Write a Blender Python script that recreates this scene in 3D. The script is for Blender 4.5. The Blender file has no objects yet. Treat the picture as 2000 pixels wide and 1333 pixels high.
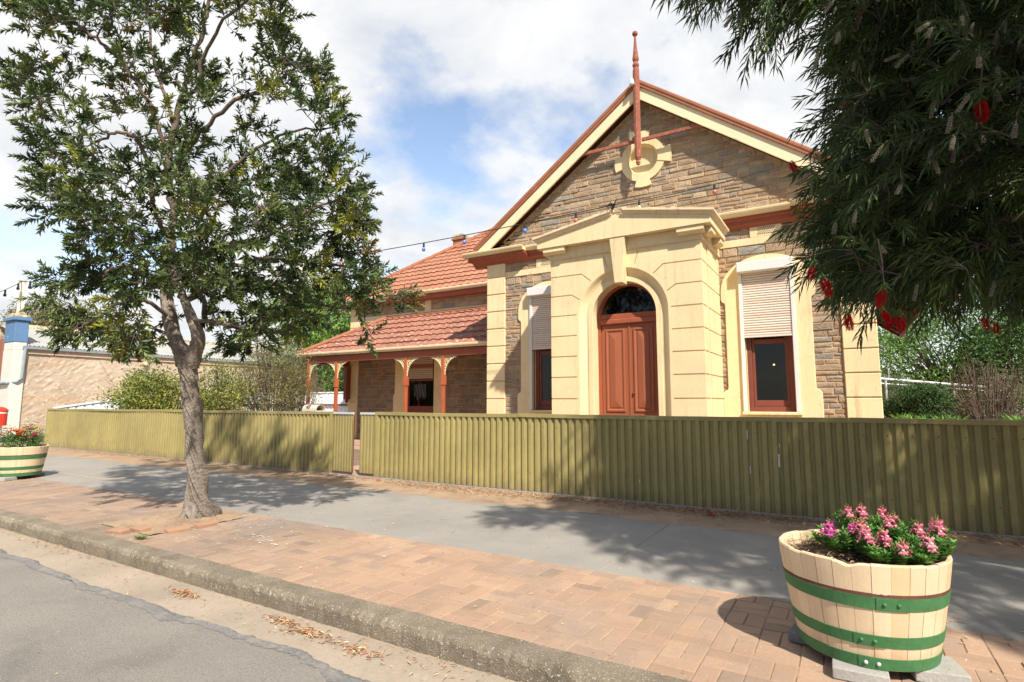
import bpy, bmesh, math, random
import numpy as np
from mathutils import Vector, Matrix

random.seed(7)
rng = np.random.default_rng(7)
SC = bpy.context.scene
COL = SC.collection
PI = math.pi

# ------------------------------------------------------------------ camera
FPX, HZ, CX, CY, EYE = 1090.0, 787.0, 1000.0, 666.5, 1.42
PITCH = math.atan((HZ - CY) / FPX)
YAW = math.atan((1660 - CX) / FPX * math.cos(PITCH))
FW = Vector((-math.sin(YAW) * math.cos(PITCH), math.cos(YAW) * math.cos(PITCH), math.sin(PITCH)))
RT = Vector((math.cos(YAW), math.sin(YAW), 0))
UP = RT.cross(FW)
CAMP = Vector((0, 0, EYE))


def ray(x, y):
    return FW + RT * ((x - CX) / FPX) - UP * ((y - CY) / FPX)


def at(x, y, d):
    """survey point: where the photo's pixel lies at forward distance d"""
    return CAMP + ray(x, y) * d


def atY(x, y, Y):
    r = ray(x, y)
    return CAMP + r * (Y / r.y)


cam = bpy.data.cameras.new('camera')
cam.sensor_width = 36
cam.lens = FPX / 2000 * 36
cam.clip_end = 3000
cam.clip_start = 0.05
co = bpy.data.objects.new('camera', cam)
COL.objects.link(co)
co.location = CAMP
co.rotation_euler = (PI / 2 + PITCH, 0, YAW)
SC.camera = co

# ------------------------------------------------------------------ light
SUN_AZ, SUN_EL = math.radians(51), math.radians(46)     # from -Y towards +X
sdir = Vector((math.sin(SUN_AZ) * math.cos(SUN_EL), -math.cos(SUN_AZ) * math.cos(SUN_EL), math.sin(SUN_EL)))
sl = bpy.data.lights.new('sun', 'SUN')
sl.energy = 5.0
sl.angle = math.radians(1.0)
sl.color = (1.0, 0.93, 0.82)
so = bpy.data.objects.new('sun', sl)
COL.objects.link(so)
so.location = (20, -15, 30)
so.rotation_euler = sdir.to_track_quat('Z', 'Y').to_euler()

SC.view_settings.view_transform = 'Standard'
SC.view_settings.look = 'None'
SC.view_settings.exposure = 0.58
SC.view_settings.gamma = 1.0
SC.cycles.max_bounces = 6
SC.cycles.diffuse_bounces = 3
SC.cycles.transparent_max_bounces = 6
SC.cycles.use_denoising = True


class NT:
    """tiny node-tree helper"""
    def __init__(s, tree):
        s.t = tree
        s.t.nodes.clear()

    def n(s, typ, **kw):
        nd = s.t.nodes.new(typ)
        for k, v in kw.items():
            if k.startswith('i_'):
                key = k[2:]
                key = int(key) if key.isdigit() else key.replace('_', ' ')
                nd.inputs[key].default_value = v
            else:
                setattr(nd, k, v)
        return nd

    def l(s, a, b):
        s.t.links.new(a, b)

    def math(s, op, a, b=None, clamp=False):
        nd = s.n('ShaderNodeMath', operation=op, use_clamp=clamp)
        for i, v in enumerate((a, b)):
            if v is None:
                continue
            if isinstance(v, (int, float)):
                nd.inputs[i].default_value = v
            else:
                s.l(v, nd.inputs[i])
        return nd.outputs[0]

    def noise(s, vec, scale, detail=4, rough=.55, dist=0.0, W=None):
        nd = s.n('ShaderNodeTexNoise', i_Scale=scale, i_Detail=detail, i_Roughness=rough, i_Distortion=dist)
        if vec is not None:
            s.l(vec, nd.inputs['Vector'])
        return nd.outputs['Fac']

    def ramp(s, fac, stops):
        nd = s.n('ShaderNodeValToRGB')
        cr = nd.color_ramp
        while len(cr.elements) < len(stops):
            cr.elements.new(.5)
        for e, (p, c) in zip(cr.elements, stops):
            e.position = p
            e.color = (c, c, c, 1) if isinstance(c, (int, float)) else (*c, 1)
        s.l(fac, nd.inputs[0])
        return nd.outputs[0]

    def mix(s, fac, a, b, blend='MIX'):
        nd = s.n('ShaderNodeMix', data_type='RGBA', blend_type=blend)
        for sock, v in ((nd.inputs[0], fac), (nd.inputs[6], a), (nd.inputs[7], b)):
            if isinstance(v, (int, float)):
                sock.default_value = v if sock.type == 'VALUE' else (v, v, v, 1)
            elif isinstance(v, tuple):
                sock.default_value = (*v, 1)
            else:
                s.l(v, sock)
        return nd.outputs[2]


def make_world():
    w = bpy.data.worlds.new('World')
    SC.world = w
    w.use_nodes = True
    t = NT(w.node_tree)
    out = t.n('ShaderNodeOutputWorld')
    bg = t.n('ShaderNodeBackground')
    bg.inputs[1].default_value = 0.0555
    sky = t.n('ShaderNodeTexSky', sky_type='NISHITA')
    sky.sun_disc = False
    sky.sun_elevation = SUN_EL
    sky.sun_rotation = math.atan2(sdir.x, sdir.y)
    sky.air_density = 1.0
    sky.dust_density = 0.6
    sky.ozone_density = 1.6
    tc = t.n('ShaderNodeTexCoord')
    sep = t.n('ShaderNodeSeparateXYZ')
    t.l(tc.outputs['Generated'], sep.inputs[0])
    zz = t.math('ADD', t.math('MAXIMUM', sep.outputs[2], 0.0), 0.32)
    px = t.math('DIVIDE', sep.outputs[0], zz)
    py = t.math('DIVIDE', sep.outputs[1], zz)
    cmb = t.n('ShaderNodeCombineXYZ')
    t.l(px, cmb.inputs[0]); t.l(py, cmb.inputs[1])
    mp = t.n('ShaderNodeMapping')
    mp.inputs['Location'].default_value = CLOUD_OFF
    t.l(cmb.outputs[0], mp.inputs[0])
    n1 = t.noise(mp.outputs[0], 1.55, 9, .52, .25)
    n2 = t.noise(mp.outputs[0], 5.0, 6, .6, .1)
    f = t.math('ADD', t.math('MULTIPLY', n1, 0.82), t.math('MULTIPLY', n2, 0.18))
    cover = t.ramp(f, [(.388, 0.0), (.434, .45), (.47, .88), (.52, 1.0)])
    # billow shading inside the cloud
    sh = t.noise(mp.outputs[0], 3.1, 7, .6, .4)
    ccol = t.ramp(sh, [(.34, (9.3, 9.75, 10.4)), (.56, (12.2, 12.2, 12.2))])
    # thin haze towards the horizon
    hz = t.ramp(sep.outputs[2], [(0.0, .6), (.12, .22), (.30, 0.0)])
    # clouds stay ahead; unseen sky behind is cleared and kept dimmer to cut fill
    dp = t.n('ShaderNodeVectorMath', operation='DOT_PRODUCT')
    t.l(tc.outputs['Generated'], dp.inputs[0])
    dp.inputs[1].default_value = (-math.sin(YAW), math.cos(YAW), 0)
    ahead_mask = t.ramp(t.math('ADD', t.math('MULTIPLY', dp.outputs['Value'], .5), .5), [(.40, .12), (.62, 1.0)])
    cover = t.math('MULTIPLY', cover, ahead_mask)
    cov2 = t.math('MAXIMUM', cover, hz)
    tint = t.mix(ahead_mask, (1.5, 1.45, 1.45), (3.7, 3.35, 3.05))
    skyb = t.mix(1.0, sky.outputs[0], tint, 'MULTIPLY')
    colr = t.mix(cov2, skyb, ccol)
    t.l(colr, bg.inputs[0])
    t.l(bg.outputs[0], out.inputs[0])


CLOUD_OFF = (.03, .00, 0.0)
make_world()

# ------------------------------------------------------------------ materials
MATS = {}


def pmat(name, col, rough=.8, var=.18, scale=3.0, fine=30.0, bump=.15, bscale=60.0, attr=False, spec=.3,
         metal=0.0, stain=None, speck=None, stretch=None, translucent=0.0, coat=0.0, bdist=.01, splash=None, cracks=0.0, streak=None):
    """painted / mineral surface: base colour with two noises, bump, optional stains and flecks"""
    m = bpy.data.materials.new(name)
    m.use_nodes = True
    t = NT(m.node_tree)
    out = t.n('ShaderNodeOutputMaterial')
    b = t.n('ShaderNodeBsdfPrincipled')
    tc = t.n('ShaderNodeTexCoord')
    vec = tc.outputs['Object']
    if stretch:
        mp = t.n('ShaderNodeMapping')
        mp.inputs['Scale'].default_value = stretch
        t.l(vec, mp.inputs[0])
        svec = mp.outputs[0]
    else:
        svec = vec
    c = t.n('ShaderNodeRGB')
    c.outputs[0].default_value = (*col, 1)
    cur = c.outputs[0]
    if attr:
        a = t.n('ShaderNodeAttribute', attribute_name='col')
        cur = t.mix(1.0, cur, a.outputs['Color'], 'MULTIPLY')
    n1 = t.noise(vec, scale, 5, .6)
    n2 = t.noise(svec, fine, 4, .6)
    k = t.ramp(n1, [(.28, 1 - var), (.72, 1 + var)])
    k2 = t.ramp(n2, [(.3, 1 - var * .7), (.7, 1 + var * .7)])
    cur = t.mix(1.0, cur, k, 'MULTIPLY')
    cur = t.mix(1.0, cur, k2, 'MULTIPLY')
    if stain:
        for (scol, sscale, lo, hi, st) in stain:
            ns = t.noise(svec if stretch else vec, sscale, 6, .65, .3)
            cur = t.mix(t.math('MULTIPLY', t.ramp(ns, [(lo, 0.0), (hi, 1.0)]), st), cur, scol)
    if speck:
        for (scol, sscale, lo, hi) in speck:
            ns = t.noise(vec, sscale, 2, .5)
            cur = t.mix(t.ramp(ns, [(lo, 0.0), (hi, 1.0)]), cur, scol)
    if streak:
        # rain streaks running down the face
        ms = t.n('ShaderNodeMapping'); ms.inputs['Scale'].default_value = (11, 11, .55); t.l(vec, ms.inputs[0])
        sk = t.ramp(t.noise(ms.outputs[0], 1.0, 5, .62), [(.52, 0.0), (.74, 1.0)])
        mk = t.ramp(t.noise(vec, .8, 4, .6), [(.42, 0.0), (.62, 1.0)])
        cur = t.mix(t.math('MULTIPLY', t.math('MULTIPLY', sk, mk), streak[1]), cur, streak[0])
    if cracks:
        # a few hairline cracks in the render, only where a second noise allows them
        wv = t.n('ShaderNodeTexVoronoi', feature='DISTANCE_TO_EDGE', i_Scale=1.1)
        nv = t.n('ShaderNodeTexNoise', i_Scale=5.0, i_Detail=6.0)
        t.l(vec, nv.inputs['Vector'])
        va = t.n('ShaderNodeVectorMath', operation='MULTIPLY_ADD')
        t.l(nv.outputs['Color'], va.inputs[0]); va.inputs[1].default_value = (.35, .35, .35); t.l(vec, va.inputs[2])
        t.l(va.outputs[0], wv.inputs['Vector'])
        line = t.ramp(wv.outputs['Distance'], [(0.0, 1.0), (.0065, 0.0)])
        mask = t.ramp(t.noise(vec, .9, 3, .5), [(.54, 0.0), (.60, 1.0)])
        cur = t.mix(t.math('MULTIPLY', t.math('MULTIPLY', line, mask), cracks), cur, (.22, .17, .11))
    if splash:
        # dried mud thrown up along the foot of the sheet
        scol, hgt, amt = splash
        sp_ = t.n('ShaderNodeSeparateXYZ'); t.l(vec, sp_.inputs[0])
        nn = t.noise(vec, 6.0, 5, .6)
        hh = t.math('SUBTRACT', sp_.outputs[2], t.math('MULTIPLY', t.math('SUBTRACT', nn, .5), hgt * 2.2))
        cur = t.mix(t.math('MULTIPLY', t.ramp(hh, [(0.0, 1.0), (hgt, 0.0)]), amt), cur, scol)
    t.l(cur, b.inputs['Base Color'])
    rr = t.ramp(n2, [(.3, max(0, rough - .08)), (.7, min(1, rough + .08))])
    t.l(rr, b.inputs['Roughness'])
    b.inputs['Specular IOR Level'].default_value = spec
    b.inputs['Metallic'].default_value = metal
    b.inputs['Coat Weight'].default_value = coat
    if bump:
        bp = t.n('ShaderNodeBump', i_Strength=bump, i_Distance=bdist)
        nb = t.noise(svec, bscale, 6, .65)
        t.l(nb, bp.inputs['Height'])
        t.l(bp.outputs[0], b.inputs['Normal'])
    sh = b.outputs[0]
    if translucent:
        tr = t.n('ShaderNodeBsdfTranslucent')
        t.l(cur, tr.inputs[0])
        mx = t.n('ShaderNodeMixShader')
        mx.inputs[0].default_value = translucent
        t.l(sh, mx.inputs[1]); t.l(tr.outputs[0], mx.inputs[2])
        sh = mx.outputs[0]
    t.l(sh, out.inputs[0])
    MATS[name] = m
    return m


def glass_mat(name, col=(.008, .008, .008), rough=.06):
    m = bpy.data.materials.new(name)
    m.use_nodes = True
    t = NT(m.node_tree)
    out = t.n('ShaderNodeOutputMaterial')
    b = t.n('ShaderNodeBsdfPrincipled')
    tc = t.n('ShaderNodeTexCoord')
    n = t.noise(tc.outputs['Object'], 2.2, 3)
    t.l(t.mix(n, tuple(c * .6 for c in col), tuple(c * 1.6 for c in col)), b.inputs['Base Color'])
    b.inputs['Roughness'].default_value = rough
    b.inputs['Specular IOR Level'].default_value = .14
    t.l(b.outputs[0], out.inputs[0])
    MATS[name] = m
    return m


M_cream = pmat('cream_paint', (.755, .60, .350), .78, .075, 1.2, 14, .18, 70, stretch=(2, 2, .8), stain=[((.50, .37, .21), 2.2, .56, .80, .40), ((.36, .28, .18), 7.0, .62, .74, .5)], spec=.22, cracks=.5, streak=((.40, .31, .19), .55))
M_creamworn = pmat('weathered_cream_paint', (.74, .585, .37), .8, .08, 2.0, 20, .25, 60,
                   stain=[((.30, .27, .22), 4.0, .55, .68, .65), ((.16, .15, .13), 11, .62, .70, .7)])
M_cap = pmat('weathered_cap_render', (.66, .53, .33), .9, .2, 6, 30, .4, 40, stain=[((.20, .18, .15), 5.0, .42, .6, .9)])
M_barge = pmat('barge_paint', (.80, .65, .42), .7, .05, 1.0, 12, .12, 60, stretch=(3, 3, 3),
               stain=[((.46, .20, .10), 9.0, .68, .74, .85)])
M_terra = pmat('terracotta_paint', (.315, .085, .040), .55, .10, 2, 18, .1, 60, spec=.35)
M_door = pmat('door_paint', (.315, .095, .043), .48, .06, 2, 20, .06, 80, spec=.4, stretch=(6, 6, .6))
M_redwood = pmat('red_painted_timber', (.40, .105, .042), .6, .12, 3, 25, .15, 60, stretch=(5, 5, .7))
M_peel = pmat('peeling_red_timber', (.30, .095, .055), .8, .2, 5, 40, .4, 50, stretch=(4, 4, 1.2),
              stain=[((.55, .46, .40), 16, .58, .64, .8)])
M_stone = pmat('sandstone_block', (1, 1, 1), .92, .22, 5, 26, .9, 26, attr=True, bdist=.03,
               stain=[((.20, .19, .17), 8, .60, .75, .45), ((.42, .30, .18), 6, .60, .72, .4)])
M_mortar = pmat('pink_mortar', (.50, .33, .21), .95, .15, 4, 30, .5, 60)
M_tile = pmat('roof_tile', (.35, .155, .091), .8, .10, 2.2, 26, .25, 60, attr=True,
              speck=[((.62, .58, .48), 16, .69, .71)], stain=[((.30, .10, .07), 3, .58, .75, .5)])
M_tilelich = pmat('lichened_roof_tile', (.315, .138, .092), .85, .15, 2.2, 26, .3, 60, attr=True,
                  speck=[((.62, .58, .46), 12, .655, .675)], stain=[((.22, .11, .08), 2.5, .52, .70, .6)])
M_cap_t = pmat('terracotta_ridge', (.33, .130, .070), .75, .15, 4, 30, .2, 60)
M_ga = pmat('shutter_white', (.68, .655, .63), .5, .03, 2, 20, .03, 60)
M_shut = pmat('shutter_slat', (.68, .605, .53), .5, .03, 2, 20, .03, 60, attr=True)
M_sash = pmat('dark_red_sash', (.20, .058, .038), .5, .1, 3, 30, .08, 60)
M_glass = glass_mat('window_glass')
_t = NT(M_glass.node_tree)
_o = _t.n('ShaderNodeOutputMaterial'); _m = _t.n('ShaderNodeMixShader'); _f = _t.n('ShaderNodeFresnel', i_IOR=1.45)
_g = _t.n('ShaderNodeBsdfGlossy', i_Roughness=.03); _r = _t.n('ShaderNodeBsdfTransparent')
_tc = _t.n('ShaderNodeTexCoord'); _n = _t.noise(_tc.outputs['Object'], 3.0, 4, .6)
_t.l(_t.mix(_n, (.34, .36, .36), (.50, .52, .51)), _r.inputs[0])      # dusty panes
_t.l(_f.outputs[0], _m.inputs[0]); _t.l(_r.outputs[0], _m.inputs[1]); _t.l(_g.outputs[0], _m.inputs[2]); _t.l(_m.outputs[0], _o.inputs[0])
M_lit = bpy.data.materials.new('lit_lamp'); M_lit.use_nodes = True
M_lit.node_tree.nodes['Principled BSDF'].inputs['Emission Color'].default_value = (1, .62, .25, 1)
M_lit.node_tree.nodes['Principled BSDF'].inputs['Emission Strength'].default_value = 9.0
M_fence = pmat('olive_painted_steel', (.300, .252, .100), .55, .16, 1.1, 18, .05, 50, attr=True, stretch=(3, 3, .35),
               stain=[((.20, .17, .07), 7, .64, .8, .5), ((.60, .57, .45), 21, .74, .77, .5)], spec=.35, splash=((.17, .13, .08), .22, .65))
M_fence2 = pmat('faded_olive_steel', (.50, .43, .155), .5, .07, 1.2, 14, .05, 50, stretch=(3, 3, .3), spec=.4)
M_galv = pmat('galvanised_steel', (.62, .63, .64), .45, .08, 4, 30, .04, 60, metal=.3)
M_rust = pmat('rust_brown_steel', (.12, .045, .03), .7, .2, 6, 30, .1, 50)
M_asph = pmat('asphalt', (.33, .302, .262), .93, .12, 1.0, 110, 1.0, 120, bdist=.02,
              stain=[((.17, .16, .145), 1.1, .52, .72, .5), ((.36, .33, .28), 2.4, .60, .78, .4)],
              speck=[((.45, .42, .37), 95, .60, .72), ((.21, .20, .18), 80, .58, .70)])
M_asphd = pmat('dark_asphalt_patch', (.235, .226, .215), .95, .25, 3, 80, 1.0, 110, bdist=.02,
               speck=[((.36, .335, .30), 90, .55, .68), ((.33, .30, .26), 9, .48, .66)])
M_gut = pmat('gutter_concrete', (.355, .292, .222), .9, .12, 1.5, 40, .4, 120,
             stain=[((.27, .22, .17), 1.7, .52, .72, .6), ((.50, .44, .35), 3.0, .6, .75, .5)],
             speck=[((.55, .50, .42), 120, .69, .72)])
M_kerb = pmat('worn_kerb_concrete', (.275, .226, .165), .95, .22, 2, 60, 1.0, 80, bdist=.02,
              stain=[((.16, .135, .09), 3.0, .46, .66, .75), ((.26, .215, .11), 2.0, .62, .74, .3)],
              speck=[((.58, .53, .45), 75, .64, .68), ((.10, .09, .07), 60, .68, .72)])
M_conc = pmat('footpath_concrete', (.282, .262, .230), .92, .10, .8, 50, .3, 140,
              stain=[((.20, .19, .172), .9, .46, .7, .6), ((.35, .31, .25), 1.6, .55, .74, .45), ((.16, .15, .14), 5.5, .66, .74, .5)], cracks=.6,
              speck=[((.60, .58, .53), 55, .715, .73), ((.2, .19, .18), 70, .72, .74)])
M_pav = pmat('clay_paver', (1, 1, 1), .9, .13, 1.3, 60, .4, 130, attr=True,
             stain=[((.24, .20, .175), .75, .50, .66, .62), ((.17, .15, .135), 2.6, .60, .72, .45)],
             speck=[((.72, .68, .60), 48, .735, .75)])
M_sand = pmat('joint_sand', (.30, .22, .15), 1, .25, 5, 60, .3, 120)
M_dirt = pmat('dusty_earth', (.35, .245, .158), 1, .2, 1.8, 40, .6, 90,
              stain=[((.22, .15, .10), 3.0, .52, .66, .7), ((.46, .37, .27), 2.0, .58, .72, .5)])
M_soil = pmat('garden_soil', (.20, .145, .10), 1, .3, 4, 50, .8, 60)
M_mulch = pmat('potting_mulch', (.20, .135, .085), 1, .4, 20, 90, 1.0, 90, bdist=.02)
M_yard = pmat('yard_paving', (.40, .27, .20), .95, .15, 2, 40, .4, 90)
M_grass = pmat('garden_ground', (.12, .13, .05), 1, .3, 2, 30, .5, 60)
M_bark = pmat('tree_bark', (.275, .228, .185), .95, .3, 5, 36, 1.0, 32, bdist=.04,
              stain=[((.14, .11, .09), 9, .56, .70, .6), ((.48, .42, .36), 14, .58, .72, .5)])
M_limb = pmat('limb_bark', (.15, .112, .085), .95, .3, 5, 40, .8, 40, bdist=.02,
              stain=[((.36, .18, .05), 3.0, .62, .72, .6), ((.22, .19, .165), 6, .58, .75, .6)])
M_limbd = pmat('dark_limb_bark', (.12, .095, .078), .95, .3, 5, 40, .8, 40, bdist=.02)
M_leaf = pmat('leaf', (1, 1, 1), .5, .12, 3, 30, 0, 30, attr=True, spec=.25, translucent=.15)
M_leafd = pmat('dark_leaf', (1, 1, 1), .55, .12, 3, 30, 0, 30, attr=True, spec=.2, translucent=.16)
M_leaf2 = pmat('garden_leaf', (1.25, 1.25, 1.25), .6, .15, 1.2, 30, 0, 30, attr=True, spec=.3, translucent=.25)
M_petal = pmat('petal', (1, 1, 1), .6, .1, 20, 60, 0, 30, attr=True, spec=.2, translucent=.3)
M_fil = pmat('red_stamen', (.62, .010, .022), .5, .2, 30, 90, 0, 30, spec=.3, translucent=.2)
M_seed = pmat('seed_capsule', (.165, .145, .105), .9, .25, 30, 90, .3, 90)
M_stave = pmat('painted_stave', (.73, .55, .355), .75, .09, 3, 60, .35, 90, attr=True, stretch=(9, 9, .45),
               stain=[((.50, .32, .17), 5, .62, .74, .6), ((.30, .20, .12), 9, .68, .75, .8)], splash=((.24, .17, .10), .17, .55), streak=((.46, .29, .15), .5))
M_raw = pmat('raw_timber', (.22, .13, .075), .9, .25, 6, 40, .4, 70, stretch=(5, 5, .5))
M_hoop = pmat('green_hoop', (.055, .165, .060), .6, .14, 5, 40, .12, 60, spec=.3, stain=[((.20, .14, .08), 14, .68, .74, .8)])
M_block = pmat('concrete_block', (.37, .355, .32), .95, .15, 5, 60, .6, 90, speck=[((.2, .19, .17), 70, .68, .72)])
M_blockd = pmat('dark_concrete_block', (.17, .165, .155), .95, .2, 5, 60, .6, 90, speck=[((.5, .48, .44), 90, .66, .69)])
M_peach = pmat('limewashed_stone', (.445, .362, .268), .95, .16, .9, 6, .3, 9, bdist=.02, stretch=(.7, .7, 2.6), speck=[((.60, .50, .39), 7, .60, .68)],
               stain=[((.50, .27, .14), .55, .50, .70, .6), ((.70, .58, .45), 1.3, .55, .7, .5), ((.40, .29, .21), 4, .62, .75, .45)])
M_white = pmat('white_wall_paint', (.62, .60, .53), .8, .05, 1, 14, .1, 40)
M_blue = pmat('blue_wall_paint', (.105, .205, .36), .7, .10, 2, 18, .15, 30, stain=[((.60, .58, .50), 3.0, .66, .72, .9)])
M_roofw = pmat('pale_roof_sheet', (.35, .348, .32), .6, .08, 1, 12, .08, 40, stain=[((.50, .46, .40), 1.4, .58, .74, .5)])
M_pipe = pmat('grey_gutter', (.27, .32, .34), .5, .08, 3, 30, .05, 50)
M_wfence = pmat('white_steel_fence', (.74, .78, .80), .45, .05, 2, 20, .04, 50)
M_red = pmat('red_enamel', (.62, .045, .02), .4, .05, 3, 20, .03, 50)
M_black = pmat('black_rubber', (.020, .020, .022), .6, .2, 20, 60, .1, 80)
M_bblue = pmat('blue_bulb', (.10, .20, .72), .15, .05, 10, 30, 0, 30, spec=.6)
M_bred = pmat('red_bulb', (.55, .13, .08), .15, .05, 10, 30, 0, 30, spec=.6)
M_byel = pmat('cream_bulb', (.75, .64, .38), .15, .05, 10, 30, 0, 30, spec=.6)
M_mail = pmat('mailbox_white', (.50, .45, .37), .5, .06, 4, 30, .05, 50)
M_dead = pmat('dry_leaf', (1, 1, 1), .85, .2, 20, 50, 0, 30, attr=True)
M_curt = pmat('lace_curtain', (.15, .155, .15), .9, .35, 3, 40, .3, 60, stretch=(9, 9, 1))
M_vent = pmat('vent_recess', (.16, .13, .09), .9, .1, 5, 30, .05, 50)

# ------------------------------------------------------------------ mesh builder


class MB:
    def __init__(s):
        s.v = []; s.f = []; s.c = []; s.m = []

    def add(s, vs, fs, col=(1, 1, 1), mi=0):
        o = len(s.v)
        s.v += [tuple(p) for p in vs]
        for f in fs:
            s.f.append(tuple(i + o for i in f)); s.c.append(col); s.m.append(mi)
        return s

    def box(s, x0, x1, y0, y1, z0, z1, col=(1, 1, 1), mi=0):
        v = [(x0, y0, z0), (x1, y0, z0), (x1, y1, z0), (x0, y1, z0), (x0, y0, z1), (x1, y0, z1), (x1, y1, z1), (x0, y1, z1)]
        return s.add(v, [(0, 3, 2, 1), (4, 5, 6, 7), (0, 1, 5, 4), (1, 2, 6, 5), (2, 3, 7, 6), (3, 0, 4, 7)], col, mi)

    def cbox(s, x0, x1, y0, y1, z0, z1, b=.008, col=(1, 1, 1), mi=0):
        """box whose front (-Y) face is chamfered"""
        v = [(x0, y0 + b, z0), (x1, y0 + b, z0), (x1, y1, z0), (x0, y1, z0), (x0, y0 + b, z1), (x1, y0 + b, z1), (x1, y1, z1), (x0, y1, z1),
             (x0 + b, y0, z0 + b), (x1 - b, y0, z0 + b), (x1 - b, y0, z1 - b), (x0 + b, y0, z1 - b)]
        return s.add(v, [(0, 3, 2, 1), (4, 5, 6, 7), (1, 2, 6, 5), (2, 3, 7, 6), (3, 0, 4, 7), (8, 9, 10, 11),
                         (0, 1, 9, 8), (1, 5, 10, 9), (5, 4, 11, 10), (4, 0, 8, 11)], col, mi)

    def obox(s, M, sx, sy, sz, col=(1, 1, 1), mi=0):
        v = [M @ Vector((x * sx / 2, y * sy / 2, z * sz / 2)) for z in (-1, 1) for x, y in ((-1, -1), (1, -1), (1, 1), (-1, 1))]
        return s.add(v, [(0, 3, 2, 1), (4, 5, 6, 7), (0, 1, 5, 4), (1, 2, 6, 5), (2, 3, 7, 6), (3, 0, 4, 7)], col, mi)

    def beam(s, p, q, w, h, upv=(0, 0, 1), col=(1, 1, 1), mi=0):
        p = Vector(p); q = Vector(q)
        d = q - p; L = d.length; d.normalize()
        u = Vector(upv)
        r = d.cross(u).normalized(); u = r.cross(d)
        M = Matrix((r, d, u)).transposed().to_4x4()
        M.translation = (p + q) / 2
        return s.obox(M, w, L, h, col, mi)

    def prism(s, poly, y0, y1, col=(1, 1, 1), mi=0, axis='y'):
        """poly (a,b) ccw seen from the front; extruded along axis"""
        n = len(poly)
        if axis == 'y':
            v = [(a, y0, b) for a, b in poly] + [(a, y1, b) for a, b in poly]
        elif axis == 'x':
            v = [(y0, a, b) for a, b in poly] + [(y1, a, b) for a, b in poly]
        else:
            v = [(a, b, y0) for a, b in poly] + [(a, b, y1) for a, b in poly]
        f = [tuple(range(n)), tuple(range(2 * n - 1, n - 1, -1))]
        f += [(i, i + n, (i + 1) % n + n, (i + 1) % n) for i in range(n)]
        return s.add(v, f, col, mi)

    def tube(s, pts, rad, seg=8, col=(1, 1, 1), mi=0, cap=True):
        pts = [Vector(p) for p in pts]
        if isinstance(rad, (int, float)):
            rad = [rad] * len(pts)
        rings = []
        prev = None
        for i, p in enumerate(pts):
            d = (pts[min(i + 1, len(pts) - 1)] - pts[max(i - 1, 0)])
            if d.length < 1e-9:
                d = Vector((0, 0, 1))
            d.normalize()
            if prev is None:
                a = Vector((1, 0, 0)) if abs(d.x) < .8 else Vector((0, 1, 0))
                u = d.cross(a).normalized()
            else:
                u = prev - d * prev.dot(d)
                u = u.normalized() if u.length > 1e-6 else d.orthogonal().normalized()
            w = d.cross(u)
            prev = u
            rings.append([p + (u * math.cos(2 * PI * k / seg) + w * math.sin(2 * PI * k / seg)) * rad[i] for k in range(seg)])
        v = [q for r in rings for q in r]
        f = []
        for i in range(len(rings) - 1):
            for k in range(seg):
                a = i * seg + k; b = i * seg + (k + 1) % seg
                f.append((a, b, b + seg, a + seg))
        if cap:
            f.append(tuple(range(seg - 1, -1, -1)))
            f.append(tuple(range(len(v) - seg, len(v))))
        return s.add(v, f, col, mi)

    def lathe(s, prof, c, seg=16, axis='z', col=(1, 1, 1), mi=0, close=True):
        v = []; f = []
        c = Vector(c)
        for r, h in prof:
            for k in range(seg):
                a = 2 * PI * k / seg
                if axis == 'z':
                    v.append(c + Vector((r * math.cos(a), r * math.sin(a), h)))
                else:
                    v.append(c + Vector((r * math.cos(a), h, r * math.sin(a))))
        for i in range(len(prof) - 1):
            for k in range(seg):
                a = i * seg + k; b = i * seg + (k + 1) % seg
                f.append((a, b, b + seg, a + seg))
        if close:
            f.append(tuple(range(seg - 1, -1, -1)))
            f.append(tuple(range(len(v) - seg, len(v))))
        return s.add(v, f, col, mi)

    def sphere(s, c, r, seg=10, rings=6, sq=(1, 1, 1), col=(1, 1, 1), mi=0):
        c = Vector(c)
        v = [c + Vector((0, 0, -r * sq[2]))]
        for i in range(1, rings):
            t = PI * i / rings
            for k in range(seg):
                a = 2 * PI * k / seg
                v.append(c + Vector((r * sq[0] * math.sin(t) * math.cos(a), r * sq[1] * math.sin(t) * math.sin(a), -r * sq[2] * math.cos(t))))
        v.append(c + Vector((0, 0, r * sq[2])))
        f = [(0, 1 + (k + 1) % seg, 1 + k) for k in range(seg)]
        for i in range(rings - 2):
            for k in range(seg):
                a = 1 + i * seg + k; b = 1 + i * seg + (k + 1) % seg
                f.append((a, b, b + seg, a + seg))
        L = len(v) - 1; o = 1 + (rings - 2) * seg
        f += [(o + k, o + (k + 1) % seg, L) for k in range(seg)]
        return s.add(v, f, col, mi)

    def build(s, name, mats, parent=None, smooth=False, bevel=0, fix=True):
        mats = mats if isinstance(mats, (list, tuple)) else [mats]
        org = Vector(parent_origin(parent)) if parent else Vector((0, 0, 0))
        me = bpy.data.meshes.new(name)
        me.from_pydata([(x - org.x, y - org.y, z - org.z) for x, y, z in s.v], [], s.f)
        for m in mats:
            me.materials.append(m)
        at_ = me.attributes.new('col', 'FLOAT_COLOR', 'FACE')
        at_.data.foreach_set('color', np.array([(*c[:3], 1) for c in s.c], dtype=np.float32).ravel())
        me.polygons.foreach_set('material_index', s.m)
        if fix:
            bm = bmesh.new(); bm.from_mesh(me)
            bmesh.ops.recalc_face_normals(bm, faces=bm.faces)
            bm.to_mesh(me); bm.free()
        if smooth:
            me.polygons.foreach_set('use_smooth', [True] * len(me.polygons))
        me.update()
        o = bpy.data.objects.new(name, me)
        COL.objects.link(o)
        if parent:
            o.parent = parent
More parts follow.
